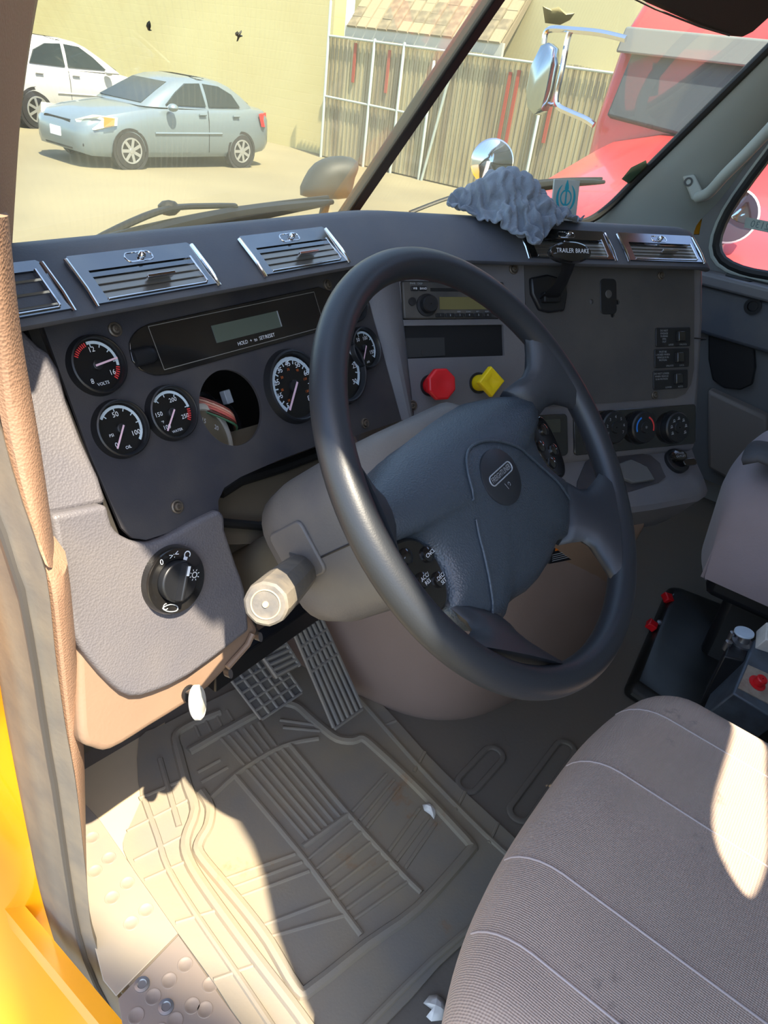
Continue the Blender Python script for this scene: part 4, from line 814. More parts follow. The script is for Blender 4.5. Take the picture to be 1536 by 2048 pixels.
thin = [[(278, 1597), (358, 1563)], [(254, 1663), (375, 1601)], [(268, 1722), (365, 1673)], [(289, 1760), (368, 1725)], [(351, 1846), (430, 1822)], [(427, 1960), (506, 1932)],
        [(444, 1760), (590, 1708)], [(458, 1778), (604, 1724)], [(472, 1797), (618, 1742)], [(508, 1858), (660, 1800)], [(524, 1878), (690, 1830)], [(704, 1624), (773, 1548)], [(719, 1642), (788, 1559)], [(733, 1657), (799, 1573)], [(777, 1704), (839, 1617)], [(792, 1723), (857, 1635)], [(810, 1737), (872, 1646)],
        [(762, 1453), (792, 1442)], [(828, 1544), (850, 1504)], [(912, 1620), (930, 1584)], [(978, 1686), (996, 1646)], [(560, 1440), (628, 1450)], [(566, 1455), (640, 1462)], [(395, 1545), (440, 1520)], [(402, 1565), (455, 1535)]]
for k in range(1, 7):
    t = k / 7; thin.append([(480 + 100 * t, 1548 - 58 * t), (606 + 90 * t, 1694 - 66 * t)]); thin.append([(428 + 105 * t, 1484 - 46 * t), (478 + 90 * t, 1540 - 52 * t)])
for k in range(7):
    t = k / 6; thin.append([(612 + 92 * t, 1722 + 120 * t), (710 + 110 * t, 1640 + 120 * t)])
for k in range(4): thin.append([(400 + 22 * k, 1475 - 11 * k), (388 + 22 * k, 1448 - 9 * k)])
for b in thin: ridge(b, .0034)
# tread plates on the sill
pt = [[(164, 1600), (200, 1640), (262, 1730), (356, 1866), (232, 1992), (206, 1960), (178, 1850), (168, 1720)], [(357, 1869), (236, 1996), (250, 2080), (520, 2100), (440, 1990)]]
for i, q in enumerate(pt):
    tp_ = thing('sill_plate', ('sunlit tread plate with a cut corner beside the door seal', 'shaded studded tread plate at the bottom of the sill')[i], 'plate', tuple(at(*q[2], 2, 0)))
    mb = MB(); mb.prism([FZ.px(x, y, .003) for x, y in q], FZ, .0005, .003 if i == 0 else .0015); obj('plate', mb, m_plate if i == 0 else mat('tread_plate_worn', (128, 118, 112), .55, .3, dust=((150, 130, 105), .4, 10)), tp_, bevel=.0008)  # second plate has a darker base colour
    for x, y in (((190, 1742), (218, 1716), (255, 1766), (224, 1795), (292, 1820), (262, 1846), (184, 1675)), ((370, 1928), (338, 1960), (306, 1992), (384, 2010), (272, 2030), (350, 2040), (410, 2018), (420, 1968), (320, 2062)))[i]:
        a, b = FZ.px(x, y, .003); z_ = .003 if i == 0 else .0015
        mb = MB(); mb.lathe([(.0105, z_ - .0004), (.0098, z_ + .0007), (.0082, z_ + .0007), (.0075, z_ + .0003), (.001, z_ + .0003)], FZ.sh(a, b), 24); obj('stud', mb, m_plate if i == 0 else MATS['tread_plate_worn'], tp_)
    if i:
        for x, y in ((284, 1968), (332, 2013)):
            a, b = FZ.px(x, y, .003); mb = MB(); mb.lathe([(.010, .0015), (.0098, .003), (.006, .0036), (.005, .0022), (.001, .0022)], FZ.sh(a, b), 20); obj('bolt', mb, m_steel, tp_)
mb = MB(); mb.prism([FZ.px(x, y) for x, y in ((160, 1545), (330, 1445), (300, 1800), (250, 1740), (164, 1602))], FZ, .0002, .0008); obj('kick_floor', mb, mat('painted_floor', (176, 158, 130), .6, dust=((200, 180, 140), .5, 10)), bpy.data.objects['floor'])
for (x0, y0), (x1, y1) in (((986, 1512), (935, 1568)), ((1130, 1500), (1040, 1625))):
    a = V(*FZ.px(x0, y0), .002); b = V(*FZ.px(x1, y1), .002); d = (b - a).normalized(); s_ = V(-d.y, d.x, 0) * .018
    lp = [a + s_ * math.cos(t) - d * .018 * math.sin(t) for t in [math.pi * k / 8 for k in range(9)]] + [b - s_ * math.cos(t) + d * .018 * math.sin(t) for t in [math.pi * k / 8 for k in range(9)]]
    mb = MB(); mb.tube(lp, .006, 8, True, flat=.6); obj('floor_emboss', mb, m_carpet, bpy.data.objects['floor'])
# doghouse under the dash
dg_ = thing('engine_cover', 'smooth brown engine cover bulging under the steering wheel', 'engine cover', (1.1, .5, 0))
bot = smooth([(.80, .79), (.815, .62), (.845, .47), (.89, .385), (.97, .325), (1.10, .285), (1.26, .25), (1.42, .25), (1.52, .32), (1.55, .55), (1.5, .79)], 4)
def ring(z, inset, fwd): return [V(1.15 + (x - 1.15) * (1 - inset), .79 + (y - .79) * (1 - inset * .6), z) for x, y in bot]
from mathutils.bvhtree import BVHTree
mb = MB(); mb.loft([ring(0, .03, 0), ring(.03, 0, 0), ring(.12, .0, .005), ring(.25, .05, .01), ring(.38, .12, .015), ring(.48, .22, .02), ring(.53, .45, .02)]); obj('cover_shell', mb, m_dog, dg_, sharp=60)
bv = BVHTree.FromPolygons([tuple(v) for v in mb.v], mb.f); hitp, hitn, _i, _dd = bv.ray_cast(CAM, ray(1140, 1110)); hitn = hitn if hitn.dot(CAM - hitp) > 0 else -hitn
print('label at', hitp, hitn)
fl2 = Fr(hitp + hitn * .004, V(0, 0, 1).cross(hitn), (0, 0, 1), hitn)
q = [fl2.px(x, y) for x, y in ((1098, 1128), (1112, 1086), (1195, 1066), (1180, 1112))]
mb = MB(); mb.prism(q, fl2, -.003, .0); wl = tag(obj('warning_label', mb, m_black), 'black warning label with an orange header under the wheel', 'label')
q2 = [fl2.px(x, y) for x, y in ((1110, 1102), (1113, 1090), (1150, 1081), (1147, 1093))]; mb = MB(); mb.prism(q2, fl2, .0, .0006); obj('orange_header', mb, mat('label_orange', (214, 112, 20), .5), wl)
mb = MB()
for k in range(4): strip(mb, fl2, fl2.px(1104, 1110 + k * 4), fl2.px(1170, 1094 + k * 4), .0014, .0006)
obj('print_lines', mb, m_grey, wl)
# paper scraps
def scrap(lab, q, z, seed):
    mb = MB(); C_ = [FZ.px(x, y, z) for x, y in q]; cx_ = sum(a for a, b in C_) / len(C_); cy_ = sum(b for a, b in C_) / len(C_); n = len(C_)
    vs = [V(cx_, cy_, z + .010)]; fs = []
    for s, h in ((.5, .007), (1, .001)):
        for k, (a, b) in enumerate(C_): vs.append(V(cx_ + (a - cx_) * s, cy_ + (b - cy_) * s, z + h + .004 * noise.noise(V(a * 60, b * 60, seed))))
    for k in range(n): fs += [(0, 1 + k, 1 + (k + 1) % n), (1 + k, 1 + n + k, 1 + n + (k + 1) % n, 1 + (k + 1) % n)]
    mb.add(vs, fs); return tag(obj('paper_scrap', mb, m_paper, solid=.0008, sharp=15), lab, 'paper', 'white paper scraps on the floor')
scrap('small white scrap lying on the floor mat ridge', [(844, 1612), (856, 1606), (870, 1612), (874, 1622), (868, 1640), (860, 1630), (848, 1622)], .006, 1)
scrap('larger crumpled white scrap beside the seat base', [(846, 2008), (858, 1992), (874, 1990), (890, 2002), (892, 2024), (884, 2040), (862, 2044), (852, 2034), (864, 2020)], .002, 5)
# ================================================================== driver seat
ds_ = thing('driver_seat', 'grey woven fabric driver seat cushion with light seams and stains', 'seat', (.57, -.2, 0))
X0, X1 = .285, .845; ZT = .405
def seat_surf(x0, x1, yf, yb, zt, zb, nx=40, r=.06, crown=.012):
    P = []; path = []
    for k in range(8): path.append((yf - .012 + .012 * k / 7 if k < 7 else yf, zb + (zt - r - zb) * k / 7))
    for k in range(1, 9): an = math.pi / 2 * k / 8; path.append((yf - r + r * math.cos(an), zt - r + r * math.sin(an)))
    for k in range(1, 15): path.append((yf - r + (yb - yf + r) * k / 14, zt - .02 * (k / 14)))
    for y, z in path:
        row = []
        for j in range(nx + 1):
            t = j / nx; x = x0 + (x1 - x0) * t; e = min(t, 1 - t) * (x1 - x0)
            dz = 0; fx = 1
            if e < r: q_ = 1 - e / r; dz = r * (1 - math.sqrt(max(0, 1 - q_ * q_)))
            dy = -.05 * max(0, (abs(t - .5) * 2)) ** 3
            row.append(V(x, y + dy * (1 if y > yf - .3 else .3), max(zb, z - dz * .9) + crown * math.sin(math.pi * t) * (1 if z > zt - r else .2)))
        row = [V(x0 + .004, row[0].y, zb)] + row + [V(x1 - .004, row[-1].y, zb)]
        P.append(row)
    return P
P = seat_surf(X0, X1, .105, -.49, ZT, .20)
mb = MB(); mb.grid(P); obj('cushion', mb, m_fabric, ds_, sharp=70)
for t in (.18, .335, .60, .835):
    j = round(t * 40) + 1; mb = MB(); mb.tube([row[j] + V(0, 0, .0002) for row in P[9:]], .0011, 6); obj('seam', mb, mat('seam_thread', (178, 164, 160), .9), ds_)
mb = MB(); mb.box(W0, .33, .80, -.46, .05, .14, .21); obj('seat_pan', mb, m_black, ds_, bevel=.01)
mb = MB(); mb.box(W0, .40, .74, -.40, -.02, .0, .15); obj('seat_base', mb, m_black, ds_, bevel=.02)
# passenger seat with a jacket on it
ps = thing('passenger_seat', 'mauve grey passenger seat cushion beyond the dash end', 'seat', (1.6, -.1, 0))
P2 = seat_surf(1.335, 1.87, .16, -.45, .475, .27, 30, .07)
mb = MB(); mb.grid(P2); obj('cushion', mb, m_fabric2, ps, sharp=70)
mb = MB(); mb.box(W0, 1.36, 1.85, -.45, .10, .22, .30); obj('seat_pan', mb, m_black, ps, bevel=.02)
mb = MB(); mb.box(W0, 1.42, 1.80, -.35, .06, .0, .23); obj('seat_base', mb, m_black, ps, bevel=.02)
P3 = []
for i in range(19):
    row = []
    for j in range(25):
        s, t = i / 18, j / 24; x = 1.36 + .48 * t; y = .10 - .42 * s + .035 * math.sin(5 * t + 1) * (1 - s)
        z = .506 + .05 * s + .016 * math.sin(9 * t + 6 * s) + .012 * math.sin(14 * s - 5 * t) + (.012 if s < .08 else 0)
        row.append(V(x, y, z))
    P3.append(row)
mb = MB(); mb.grid(P3); tag(obj('jacket', mb, m_jacket, solid=.012, sharp=70), 'dark folded jacket lying on the passenger seat', 'jacket')
# ================================================================== black box and valves between the seats
bx_ = thing('floor_console', 'shiny black plastic covered box on the floor between the seats', 'box', (1.25, -.05, 0))
m_sheet = mat('black_sheet', (17, 18, 18), .32, bump=(14, .6), dust=((60, 56, 48), .3, 18))
lp = [[V(x, y, z) for x, y in c_] for z, c_ in ((0, ((1.22, .15), (1.66, .20), (1.75, -.40), (1.12, -.40))), (.035, ((1.23, .14), (1.65, .19), (1.73, -.40), (1.13, -.40))), (.05, ((1.26, .11), (1.62, .16), (1.70, -.40), (1.16, -.40))))]
mb = MB(); mb.loft(lp); obj('box_cover', mb, m_sheet, bx_, bevel=.03, seg=4)
cz = .27; FK = Fr((0, 0, cz), (1, 0, 0), (0, 1, 0))
cb = thing('control_box', 'worn metal control box with a red button beside the driver seat', 'control box', tuple(at(1510, 1380, 2, .13)))
fc = Fr(at(1505, 1345, 2, cz), (.93, -.36, 0), V(.30, .78, .0) + V(0, 0, .25))
q = [fc.px(x, y) for x, y in ((1466, 1386), (1512, 1276), (1600, 1315), (1560, 1445))]
mb = MB(); mb.prism(q, fc, -.10, 0); obj('case', mb, mat('worn_blue_metal', (112, 126, 140), .45, .5, dust=((60, 56, 52), .6, 30)), cb, bevel=.003)
q = [fc.px(x, y, .001) for x, y in ((1476, 1376), (1496, 1330), (1580, 1368), (1560, 1420))]; mb = MB(); mb.prism(q, fc, 0, .002); obj('label_plate', mb, mat('stained_label', (176, 168, 152), .6, dust=((120, 80, 60), .6, 60)), cb)
q = fc.px(1520, 1362, .01); mb = MB(); mb.lathe([(.014, .0), (.014, .004), (.009, .005), (.009, .016), (.0075, .018), (.001, .018)], fc.sh(*q), 24, cap=False); obj('red_button', mb, m_redk, cb)
q = [fc.px(x, y, .02) for x, y in ((1524, 1285), (1526, 1250), (1570, 1260), (1570, 1300))]; mb = MB(); mb.prism(q, fc, 0, .03); obj('white_block', mb, m_paper, cb, bevel=.002)
va = thing('air_valve', 'black air valve with a round pale cap and brass fitting', 'valve', tuple(at(1470, 1310, 2, .13)))
fv2 = Fr(at(1480, 1300, 2, cz), (.93, -.36, 0), (.36, .93, 0))
q = [fv2.px(x, y) for x, y in ((1448, 1312), (1462, 1275), (1502, 1293), (1490, 1322))]; mb = MB(); mb.prism(q, fv2, -.12, 0); obj('valve_body', mb, m_black, va, bevel=.003)
q = fv2.px(1484, 1287); f = fv2.sh(*q); f2 = Fr(f.p(0, 0, 0), (1, 0, 0), (0, .9, .25))
mb = MB(); mb.lathe([(.018, .0), (.018, .004), (.010, .006), (.009, .020), (.001, .022)], f, 24); obj('stem', mb, m_steel, va)
q = fv2.px(1490, 1269, .02); mb = MB(); mb.lathe([(.001, .019), (.015, .020), (.0165, .022), (.016, .025), (.001, .026)], Fr(fv2.p(q[0], q[1], 0), (1, 0, 0), V(0, .95, -.1)), 28, cap=False); obj('cap', mb, mat('pale_cap', (196, 212, 226), .35), va)
for x, y in ((1464, 1272), (1455, 1290)):
    q = fv2.px(x, y); mb = MB(); mb.lathe([(.006, -.01), (.006, .008), (.003, .010)], fv2.sh(*q), 14); obj('nipple', mb, m_steel, va)
q = fv2.px(1456, 1332, -.03); mb = MB(); mb.box(fv2, q[0] - .010, q[0] + .010, q[1] - .008, q[1] + .008, -.05, -.03); obj('brass_elbow', mb, m_brass, va, bevel=.002)
q1_ = fv2.px(1448, 1348, -.05); mb = MB(); mb.lathe([(.008, -.07), (.008, -.05), (.005, -.048)], fv2.sh(*q1_), 14); obj('brass_nut', mb, m_brass, va)
mb = MB(); mb.tube(smooth([fv2.p(*q1_, -.06), at(1432, 1375, 2, .18), at(1415, 1400, 2, .15), at(1400, 1440, 2, .14)], 4), .004, 8); obj('air_hose', mb, m_blackrub, va)
for i, (x, y) in enumerate(((1336, 1196), (1304, 1250))):
    c_ = at(x, y, 2, .045); mb = MB(); R_ = [.016, .011, .017, .010, .015, .011, .016, .010]
    mb.prism([(r * math.cos(k * math.pi / 4 + i), r * math.sin(k * math.pi / 4 + i)) for k, r in enumerate(R_)], Fr(c_, (1, 0, 0), (0, .9, .4)), -.010, .008)
    cl = tag(obj('wing_nut', mb, m_redk, bevel=.003), ('farther red wing nut on the floor by the black box', 'nearer red wing nut on the floor by the black box')[i], 'wing nut', 'red wing nuts by the black box')
    mb = MB(); mb.tube([c_ + V(0, 0, -.005), V(c_.x + .01, c_.y - .01, .002)], .006, 8); obj('cap_stem', mb, m_black, cl)
    mb = MB(); mb.lathe([(.010, 0), (.010, .006), (.004, .008)], Fr(c_ + V(.03, -.012, -.01), (1, 0, 0), (0, 1, .2)), 16); obj('clear_washer', mb, m_steel, cl)
# ================================================================== things on the dash top
def padpt(L, s):
    """point on the wing top: L along the wing, s arc length up the pad profile from its front lip"""
    pts = prof[3:11]; acc = 0
    base_ = V(.865 + L * math.cos(TH), .638 - L * math.sin(TH), Z0); nf = V(math.sin(TH), math.cos(TH), 0)
    for (d0, z0_), (d1, z1_) in zip(pts, pts[1:]):
        l = math.hypot(d1 - d0, z1_ - z0_)
        if s <= acc + l:
            t = (s - acc) / l; nn = (nf * (-(z1_ - z0_)) + V(0, 0, d1 - d0)).normalized(); return base_ + nf * (d0 + (d1 - d0) * t) + V(0, 0, z0_ + (z1_ - z0_) * t), nn
        acc += l
    d1, z1_ = pts[-1]; return base_ + nf * (d1 + s - acc) + V(0, 0, z1_), V(0, 0, 1)
Lc = FVB.px(1010, 440)[0]
FR = Fr(padpt(Lc, .105)[0], _h, (0, 0, 1))
mb = MB()
def lump(x, y, depth, ra, rb, rc, tilt=0):
    a, b = FR.px(x, y, depth); f = FR.sh(a, b, depth).rot(math.radians(tilt)); seg = 20
    mb.loft([[f.p(ra * math.sin(t) * math.cos(2 * math.pi * k / seg), rb * math.cos(t), rc * math.sin(t) * math.sin(2 * math.pi * k / seg)) for k in range(seg)] for t in [.05 + i * (math.pi - .1) / 12 for i in range(13)]])
lump(1008, 402, .0, .032, .040, .036, 12); lump(1000, 376, .0, .022, .020, .024, 0); lump(1035, 408, .0, .030, .042, .034, 18); lump(1010, 430, .0, .050, .018, .040, -8)
lump(1056, 438, .0, .042, .020, .036, -20); lump(1108, 452, -.005, .030, .014, .026, -10); lump(1095, 464, .03, .040, .026, .018, 10); lump(1082, 482, .045, .028, .022, .012, 0)
_m = bpy.data.meshes.new('tmp'); _m.from_pydata([tuple(v) for v in mb.v], [], mb.f); _o = bpy.data.objects.new('tmp', _m); COL.objects.link(_o)
# let a cloth sheet fall over the lumps and the dash, keep the settled shape
def collider(o):
    o.modifiers.new('c', 'COLLISION'); o.collision.thickness_outer = .002; o.collision.cloth_friction = 30; return o
collider(_o); _pad = next(o for o in dash.children if o.name.startswith('upper_pad')); collider(_pad)
NG = 44; LX, LY = .300, .260; f0 = Fr(FR.p(*FR.px(1028, 372, .004), .004), _h.lerp(V(0, 0, -1), .10), V(math.sin(TH), math.cos(TH), 0)); f0 = f0.rot(math.radians(36))
g_ = MB(); g_.grid([[f0.p((i / NG - .5) * LX * .85, (j / NG - .5) * LY * .85, .012 * noise.noise(V(i * .13, j * .13, 2)) + .004 * noise.noise(V(i * .4, j * .4, 5))) for j in range(NG + 1)] for i in range(NG + 1)])
_cm = bpy.data.meshes.new('sheet'); _cm.from_pydata([tuple(v) for v in g_.v], [], g_.f); _c = bpy.data.objects.new('sheet', _cm); COL.objects.link(_c)
cl_ = _c.modifiers.new('cloth', 'CLOTH'); st_c = cl_.settings; st_c.quality = 6; st_c.mass = .3; st_c.tension_stiffness = 15; st_c.compression_stiffness = 15; st_c.shear_stiffness = 5; st_c.bending_stiffness = 1.2; st_c.shrink_min = -.14; st_c.air_damping = .5
cl_.collision_settings.distance_min = .003; cl_.collision_settings.use_self_collision = True; cl_.collision_settings.self_distance_min = .004; cl_.collision_settings.collision_quality = 2
cl_.point_cache.frame_start = 1; cl_.point_cache.frame_end = 50
for fr_n in range(1, 45): scene.frame_set(fr_n)
_d = bpy.context.evaluated_depsgraph_get(); _e = bpy.data.meshes.new_from_object(_c.evaluated_get(_d))
mb = MB(); mb.add([v.co.copy() for v in _e.vertices], [tuple(f.vertices) for f in _e.polygons])
for q in (_c, _o): bpy.data.objects.remove(q)
_pad.modifiers.remove(_pad.modifiers['c']); scene.frame_set(1)
_g = obj('grey_cloth', mb, m_rag, sharp=80, solid=.0035, sub=1)
tag(_g, 'crumpled grey terry cloth draped over the dash and vent', 'cloth')
# emblem card
pc, _n = padpt(FVB.px(1128, 452)[0], .135); fcard = Fr(onpl(1130, 440, pc, V(-.35, -1, .1).normalized()), _h * .97, V(0, .18, 1)); fcard = Fr(pc + V(0, 0, .0), V(.90, -.42, 0), V(-.03, .25, 1))
cq = [fcard.px(x, y) for x, y in ((1108, 358), (1159, 363), (1150, 446), (1098, 436))]
cq[2] = (cq[2][0], 0); cq[3] = (cq[3][0], 0)
cw = cq[1][0] - cq[0][0]; ccx = (cq[0][0] + cq[1][0]) / 2; top_ = cq[0][1]
cardo = thing('emblem_card', 'small clear standing card with a teal sword emblem behind the cloth', 'card', tuple(fcard.p(ccx, 0)))
mb = MB(); mb.prism([(ccx - cw / 2, 0), (ccx + cw / 2, 0), (ccx + cw / 2, top_), (ccx - cw / 2, top_)], fcard, -.0015, .0015); obj('card_plate', mb, mat('card_grey', (178, 184, 178), .3), cardo, bevel=.0005)
mb = MB(); fq = fcard.sh(ccx, top_ * .60, .0018); S_ = cw * .5
arcband(mb, fq, 0, 0, S_ * .36, S_ * .46, 0, 360, .0002, 32)
mb.prism([(-.07 * S_, -.45 * S_), (.07 * S_, -.45 * S_), (.05 * S_, .3 * S_), (.16 * S_, .50 * S_), (.12 * S_, .72 * S_), (0, 1.0 * S_), (-.12 * S_, .72 * S_), (-.16 * S_, .50 * S_), (-.05 * S_, .3 * S_)], fq, 0, .0004)
for s in (1, -1):
    P_ = []; Q_ = []
    for k in range(13):
        t = k / 12; an = math.radians(62 - 140 * t); P_.append((s * .76 * S_ * math.cos(an), .80 * S_ * math.sin(an))); w_ = .02 + .16 * math.sin(math.pi * min(t * 1.02, 1)) ** .8; Q_.append((s * (.76 - w_) * S_ * math.cos(an), (.80 - w_) * S_ * math.sin(an)))
    mb.grid([[fq.p(*p, .0003), fq.p(*q, .0003)] for p, q in zip(P_, Q_)])
strip(mb, fq, (0, -.45 * S_), (0, -.85 * S_), .06 * S_, .0003); mb.prism([(-.16 * S_, -.82 * S_), (.16 * S_, -.82 * S_), (.12 * S_, -.98 * S_), (-.12 * S_, -.98 * S_)], fq, 0, .0004)
obj('emblem', mb, mat('teal_print', (44, 156, 172), .5), cardo)
# ================================================================== on and outside the windshield
P1 = V(.385, ypane(zb, 0), zb); N1 = (V(XC, ypane(zb, XC), zb) - P1).cross(V(0, -.69, 1)).normalized(); N1 = N1 if N1.y > 0 else -N1
P2_ = V(2.1, ypane(zb, 0), zb); N2 = (V(XC, ypane(zb, XC), zb) - P2_).cross(V(0, -.69, 1)).normalized(); N2 = N2 if N2.y > 0 else -N2
def w1(x, y, off=0): return onpl(x, y, P1 + N1 * off, N1)
def w2_(x, y, off=0): return onpl(x, y, P2_ + N2 * off, N2)
def blot(lab, pts, fn, nrm, nm='insect_smear', mt__=None, cat='smear', off=-.001):
    P = [fn(x, y, off) for x, y in pts]; c = sum(P, Vector()) / len(P); mb = MB()
    mb.loft([[q for q in P], [c + (q - c) * .8 - nrm * .0015 for q in P]]); return tag(obj(nm, mb, mt__ or m_blackrub), lab, cat)
blot('small dark crescent insect smear on the glass above the silver car', [(292, 52), (294, 45), (299, 41), (300, 50), (298, 57), (303, 60), (296, 61)], w1, N1)
blot('small dark star shaped insect smear on the glass above the silver car roof', [(470, 66), (475, 62), (474, 68), (483, 60), (478, 68), (485, 71), (478, 73), (473, 83), (475, 73), (471, 71)], w1, N1)
m_stk = mat('sticker_rest', (196, 190, 150), .8)
blot('torn sticker remnant on the glass near the truck mirror', [(1085, 12), (1100, 18), (1118, 14), (1134, 28), (1150, 26), (1140, 40), (1120, 50), (1090, 46)], w2_, N2, 'sticker_remnant', m_stk, 'sticker')
blot('green inspection sticker in the lower right corner of the windshield', [(1243, 358), (1262, 335), (1292, 320), (1296, 335), (1264, 372)], w2_, N2, 'window_sticker', mat('green_sticker', (96, 128, 104), .7), 'sticker')
m_wip = mat('wiper_black', (10, 11, 13), .5, spec=.3)
def wiper(lab, fn, nrm, arm, blade, loc):
    t_ = thing('windshield_wiper', lab, 'wiper', tuple(loc), 'windshield wipers')
    mb = MB(); mb.tube(smooth([fn(x, y, o) for x, y, o in arm], 4), .007, 8, flat=.6); obj('wiper_arm', mb, m_wip, t_)
    P = smooth([fn(x, y, .010) for x, y in blade], 4); n = len(P); mb = MB(); mb.tube(P, [.004 + .010 * math.sin(math.pi * (k + .5) / n) for k in range(n)], 8); obj('wiper_blade', mb, m_wip, t_)
    P = [Vector(q) + nrm * .012 for q in P]; mb = MB(); mb.tube(P, .004, 6); obj('blade_rail', mb, m_wip, t_)
wiper('windshield wiper parked across the left glass below the silver car', w1, N1, [(120, 520, .03), (240, 455, .035), (335, 418, .035), (420, 412, .03), (470, 412, .02)], [(215, 492), (330, 462), (450, 436), (560, 418), (664, 404)], w1(200, 500))
mb = MB(); q = w1(338, 416, .04); mb.ball(q, .013, 10, (1.3, 1, .8)); obj('arm_joint', mb, m_wip, bpy.data.objects['windshield_wiper'])
wiper('windshield wiper parked across the right glass behind the cloth', w2_, N2, [(820, 425, .03), (900, 395, .03), (980, 375, .03), (1060, 366, .02)], [(915, 405), (980, 388), (1060, 374), (1130, 366), (1208, 364)], w2_(900, 410))
# serial sticker on the passenger window, read in reverse from inside
fst = Fr(FD.o + FD.n * -.0295, FD.u, FD.v, FD.n); q = [fst.px(x, y) for x, y in ((1492, 434), (1560, 447), (1558, 470), (1488, 455))]
mb = MB(); mb.prism(q, fst, 0, .0006); sk_ = tag(obj('window_number_sticker', mb, mat('sticker_grey', (158, 172, 166), .5)), 'pale number sticker reading 62130 in reverse on the passenger window', 'sticker')
ff = fst.rot(math.atan2(q[1][1] - q[0][1], q[1][0] - q[0][0])); cc_ = Vector(((q[0][0] + q[2][0]) / 2, (q[0][1] + q[2][1]) / 2)); o_ = fst.p(cc_.x, cc_.y, .0008); fm = Fr(o_, ff.u, ff.v, ff.n)
mb = MB(); vs_, fs_2 = textgeo('62130'); hgt = abs(q[3][1] - q[0][1]) * .95; mb.add([fm.p(-x * hgt * 1.0, y * hgt, 0) for x, y, z in vs_], fs_2); obj('digits', mb, mat('digit_grey', (96, 116, 118), .5), sk_)
# hood and hood mirrors of this truck
hd = thing('truck_hood', 'yellow sloping hood of this truck below the windshield', 'hood', (XC, 1.6, .2))
lp = []
for y, hw, zt_ in ((1.06, .78, .66), (1.3, .76, .60), (1.7, .70, .52), (2.1, .62, .42), (2.45, .52, .28), (2.55, .45, .10)):
    lp.append([V(XC + a * hw, y, b) for a, b in ((-1, -.5), (1, -.5), (1, zt_ - .16), (.93, zt_ - .06), (.8, zt_ - .01), (.4, zt_ + .015), (0, zt_ + .02), (-.4, zt_ + .015), (-.8, zt_ - .01), (-.93, zt_ - .06), (-1, zt_ - .16))])
mb = MB(); mb.loft(lp); obj('hood_shell', mb, m_yellow, hd, sharp=50)
hm = thing('hood_mirror', 'dark oval hood mirror seen from behind at the windshield divider', 'mirror', (1.80, 1.60, .56))
o_ = CAM + ray(655, 352) * 2.45; fm = Fr(o_, V(.86, -.5, 0), V(-.04, .05, 1))
q = [fm.px(x, y) for x, y in ((604, 392), (612, 358), (634, 328), (668, 314), (706, 316), (716, 330), (708, 352), (702, 380), (694, 396), (650, 398))]
mb = MB(); c0 = (sum(a for a, b in q) / len(q), sum(b for a, b in q) / len(q))
q = smooth(q, 2, True)
mb.loft([[fm.p(c0[0] + (a - c0[0]) * s, c0[1] + (b - c0[1]) * s, c_) for a, b in q] for s, c_ in ((.97, -.03), (1, -.02), (.98, .01), (.85, .035), (.6, .05), (.3, .056))]); obj('mirror_shell', mb, mat('mirror_shell', (38, 42, 40), .6), hm, sharp=70)
q = [fm.px(x, y, .03) for x, y in ((693, 330), (705, 328), (702, 352), (692, 354))]; mb = MB(); mb.prism(q, fm, .0, .042); obj('reflector', mb, m_redk, hm, bevel=.003)
mb = MB(); mb.tube([fm.p(*fm.px(655, 395), 0), V(o_.x, o_.y + .02, .57)], .014, 8); obj('mirror_post', mb, m_wip, hm)
cm = thing('convex_mirror', 'round convex hood mirror on a white stalk behind the cloth', 'mirror', (1.95, 1.10, .5))
o_ = CAM + ray(984, 324) * 2.25; fm = Fr(o_, V(.55, -.83, 0), V(0, .1, 1))
mb = MB(); r_ = 38 * 2.25 / FPX; mb.lathe([(r_ * .9, -.03), (r_, -.012), (r_, .003), (r_ * .93, .008)], fm, 36); obj('mirror_rim', mb, m_brightchrome, cm)
mb = MB(); mb.lathe([(r_ * .94, .008), (r_ * .7, .014), (r_ * .4, .019), (.001, .022)], fm, 36, cap=False); obj('mirror_glass', mb, mat('mirror_glass', (190, 205, 220), .06, 1), cm)
mb = MB(); mb.tube([fm.p(-.012, 0, .03), fm.p(-.018, -r_ * .9, .02), fm.p(-.02, -.30, -.01)], .0055, 8); obj('stalk', mb, m_white, cm)
# ================================================================== yard
GZ = -1.05
m_ground = mat('yard_concrete', (126, 119, 92), .9, dust=((90, 85, 68), .7, .35), bump=(30, .3))
mb = MB(); mb.box(W0, -40, 60, -40, 60, GZ - .2, GZ); g = struct(obj('ground', mb, m_ground), 'pale concrete yard outside the windshield')
def wallmat():
    M = mat('block_wall', (194, 185, 136), .9, dust=((170, 148, 86), .35, .5)); t = M.node_tree; b = t.nodes['Principled BSDF']
    br = t.nodes.new('ShaderNodeTexBrick'); br.inputs['Scale'].default_value = 1; br.inputs['Brick Width'].default_value = .4; br.inputs['Row Height'].default_value = .2; br.inputs['Mortar Size'].default_value = .008
    tc = t.nodes.new('ShaderNodeTexCoord'); mp = t.nodes.new('ShaderNodeMapping'); mp.inputs['Rotation'].default_value = (math.pi / 2, 0, math.pi / 2)
    sp = t.nodes.new('ShaderNodeSeparateXYZ'); cb_ = t.nodes.new('ShaderNodeCombineXYZ'); t.links.new(tc.outputs['Object'], sp.inputs[0]); t.links.new(sp.outputs[1], cb_.inputs[0]); t.links.new(sp.outputs[2], cb_.inputs[1]); t.links.new(cb_.outputs[0], br.inputs['Vector'])
    bp = t.nodes.new('ShaderNodeBump'); bp.inputs['Strength'].default_value = .5; bp.inputs['Distance'].default_value = .01; bp.invert = True; t.links.new(br.outputs['Fac'], bp.inputs['Height']); t.links.new(bp.outputs[0], b.inputs['Normal']); return M
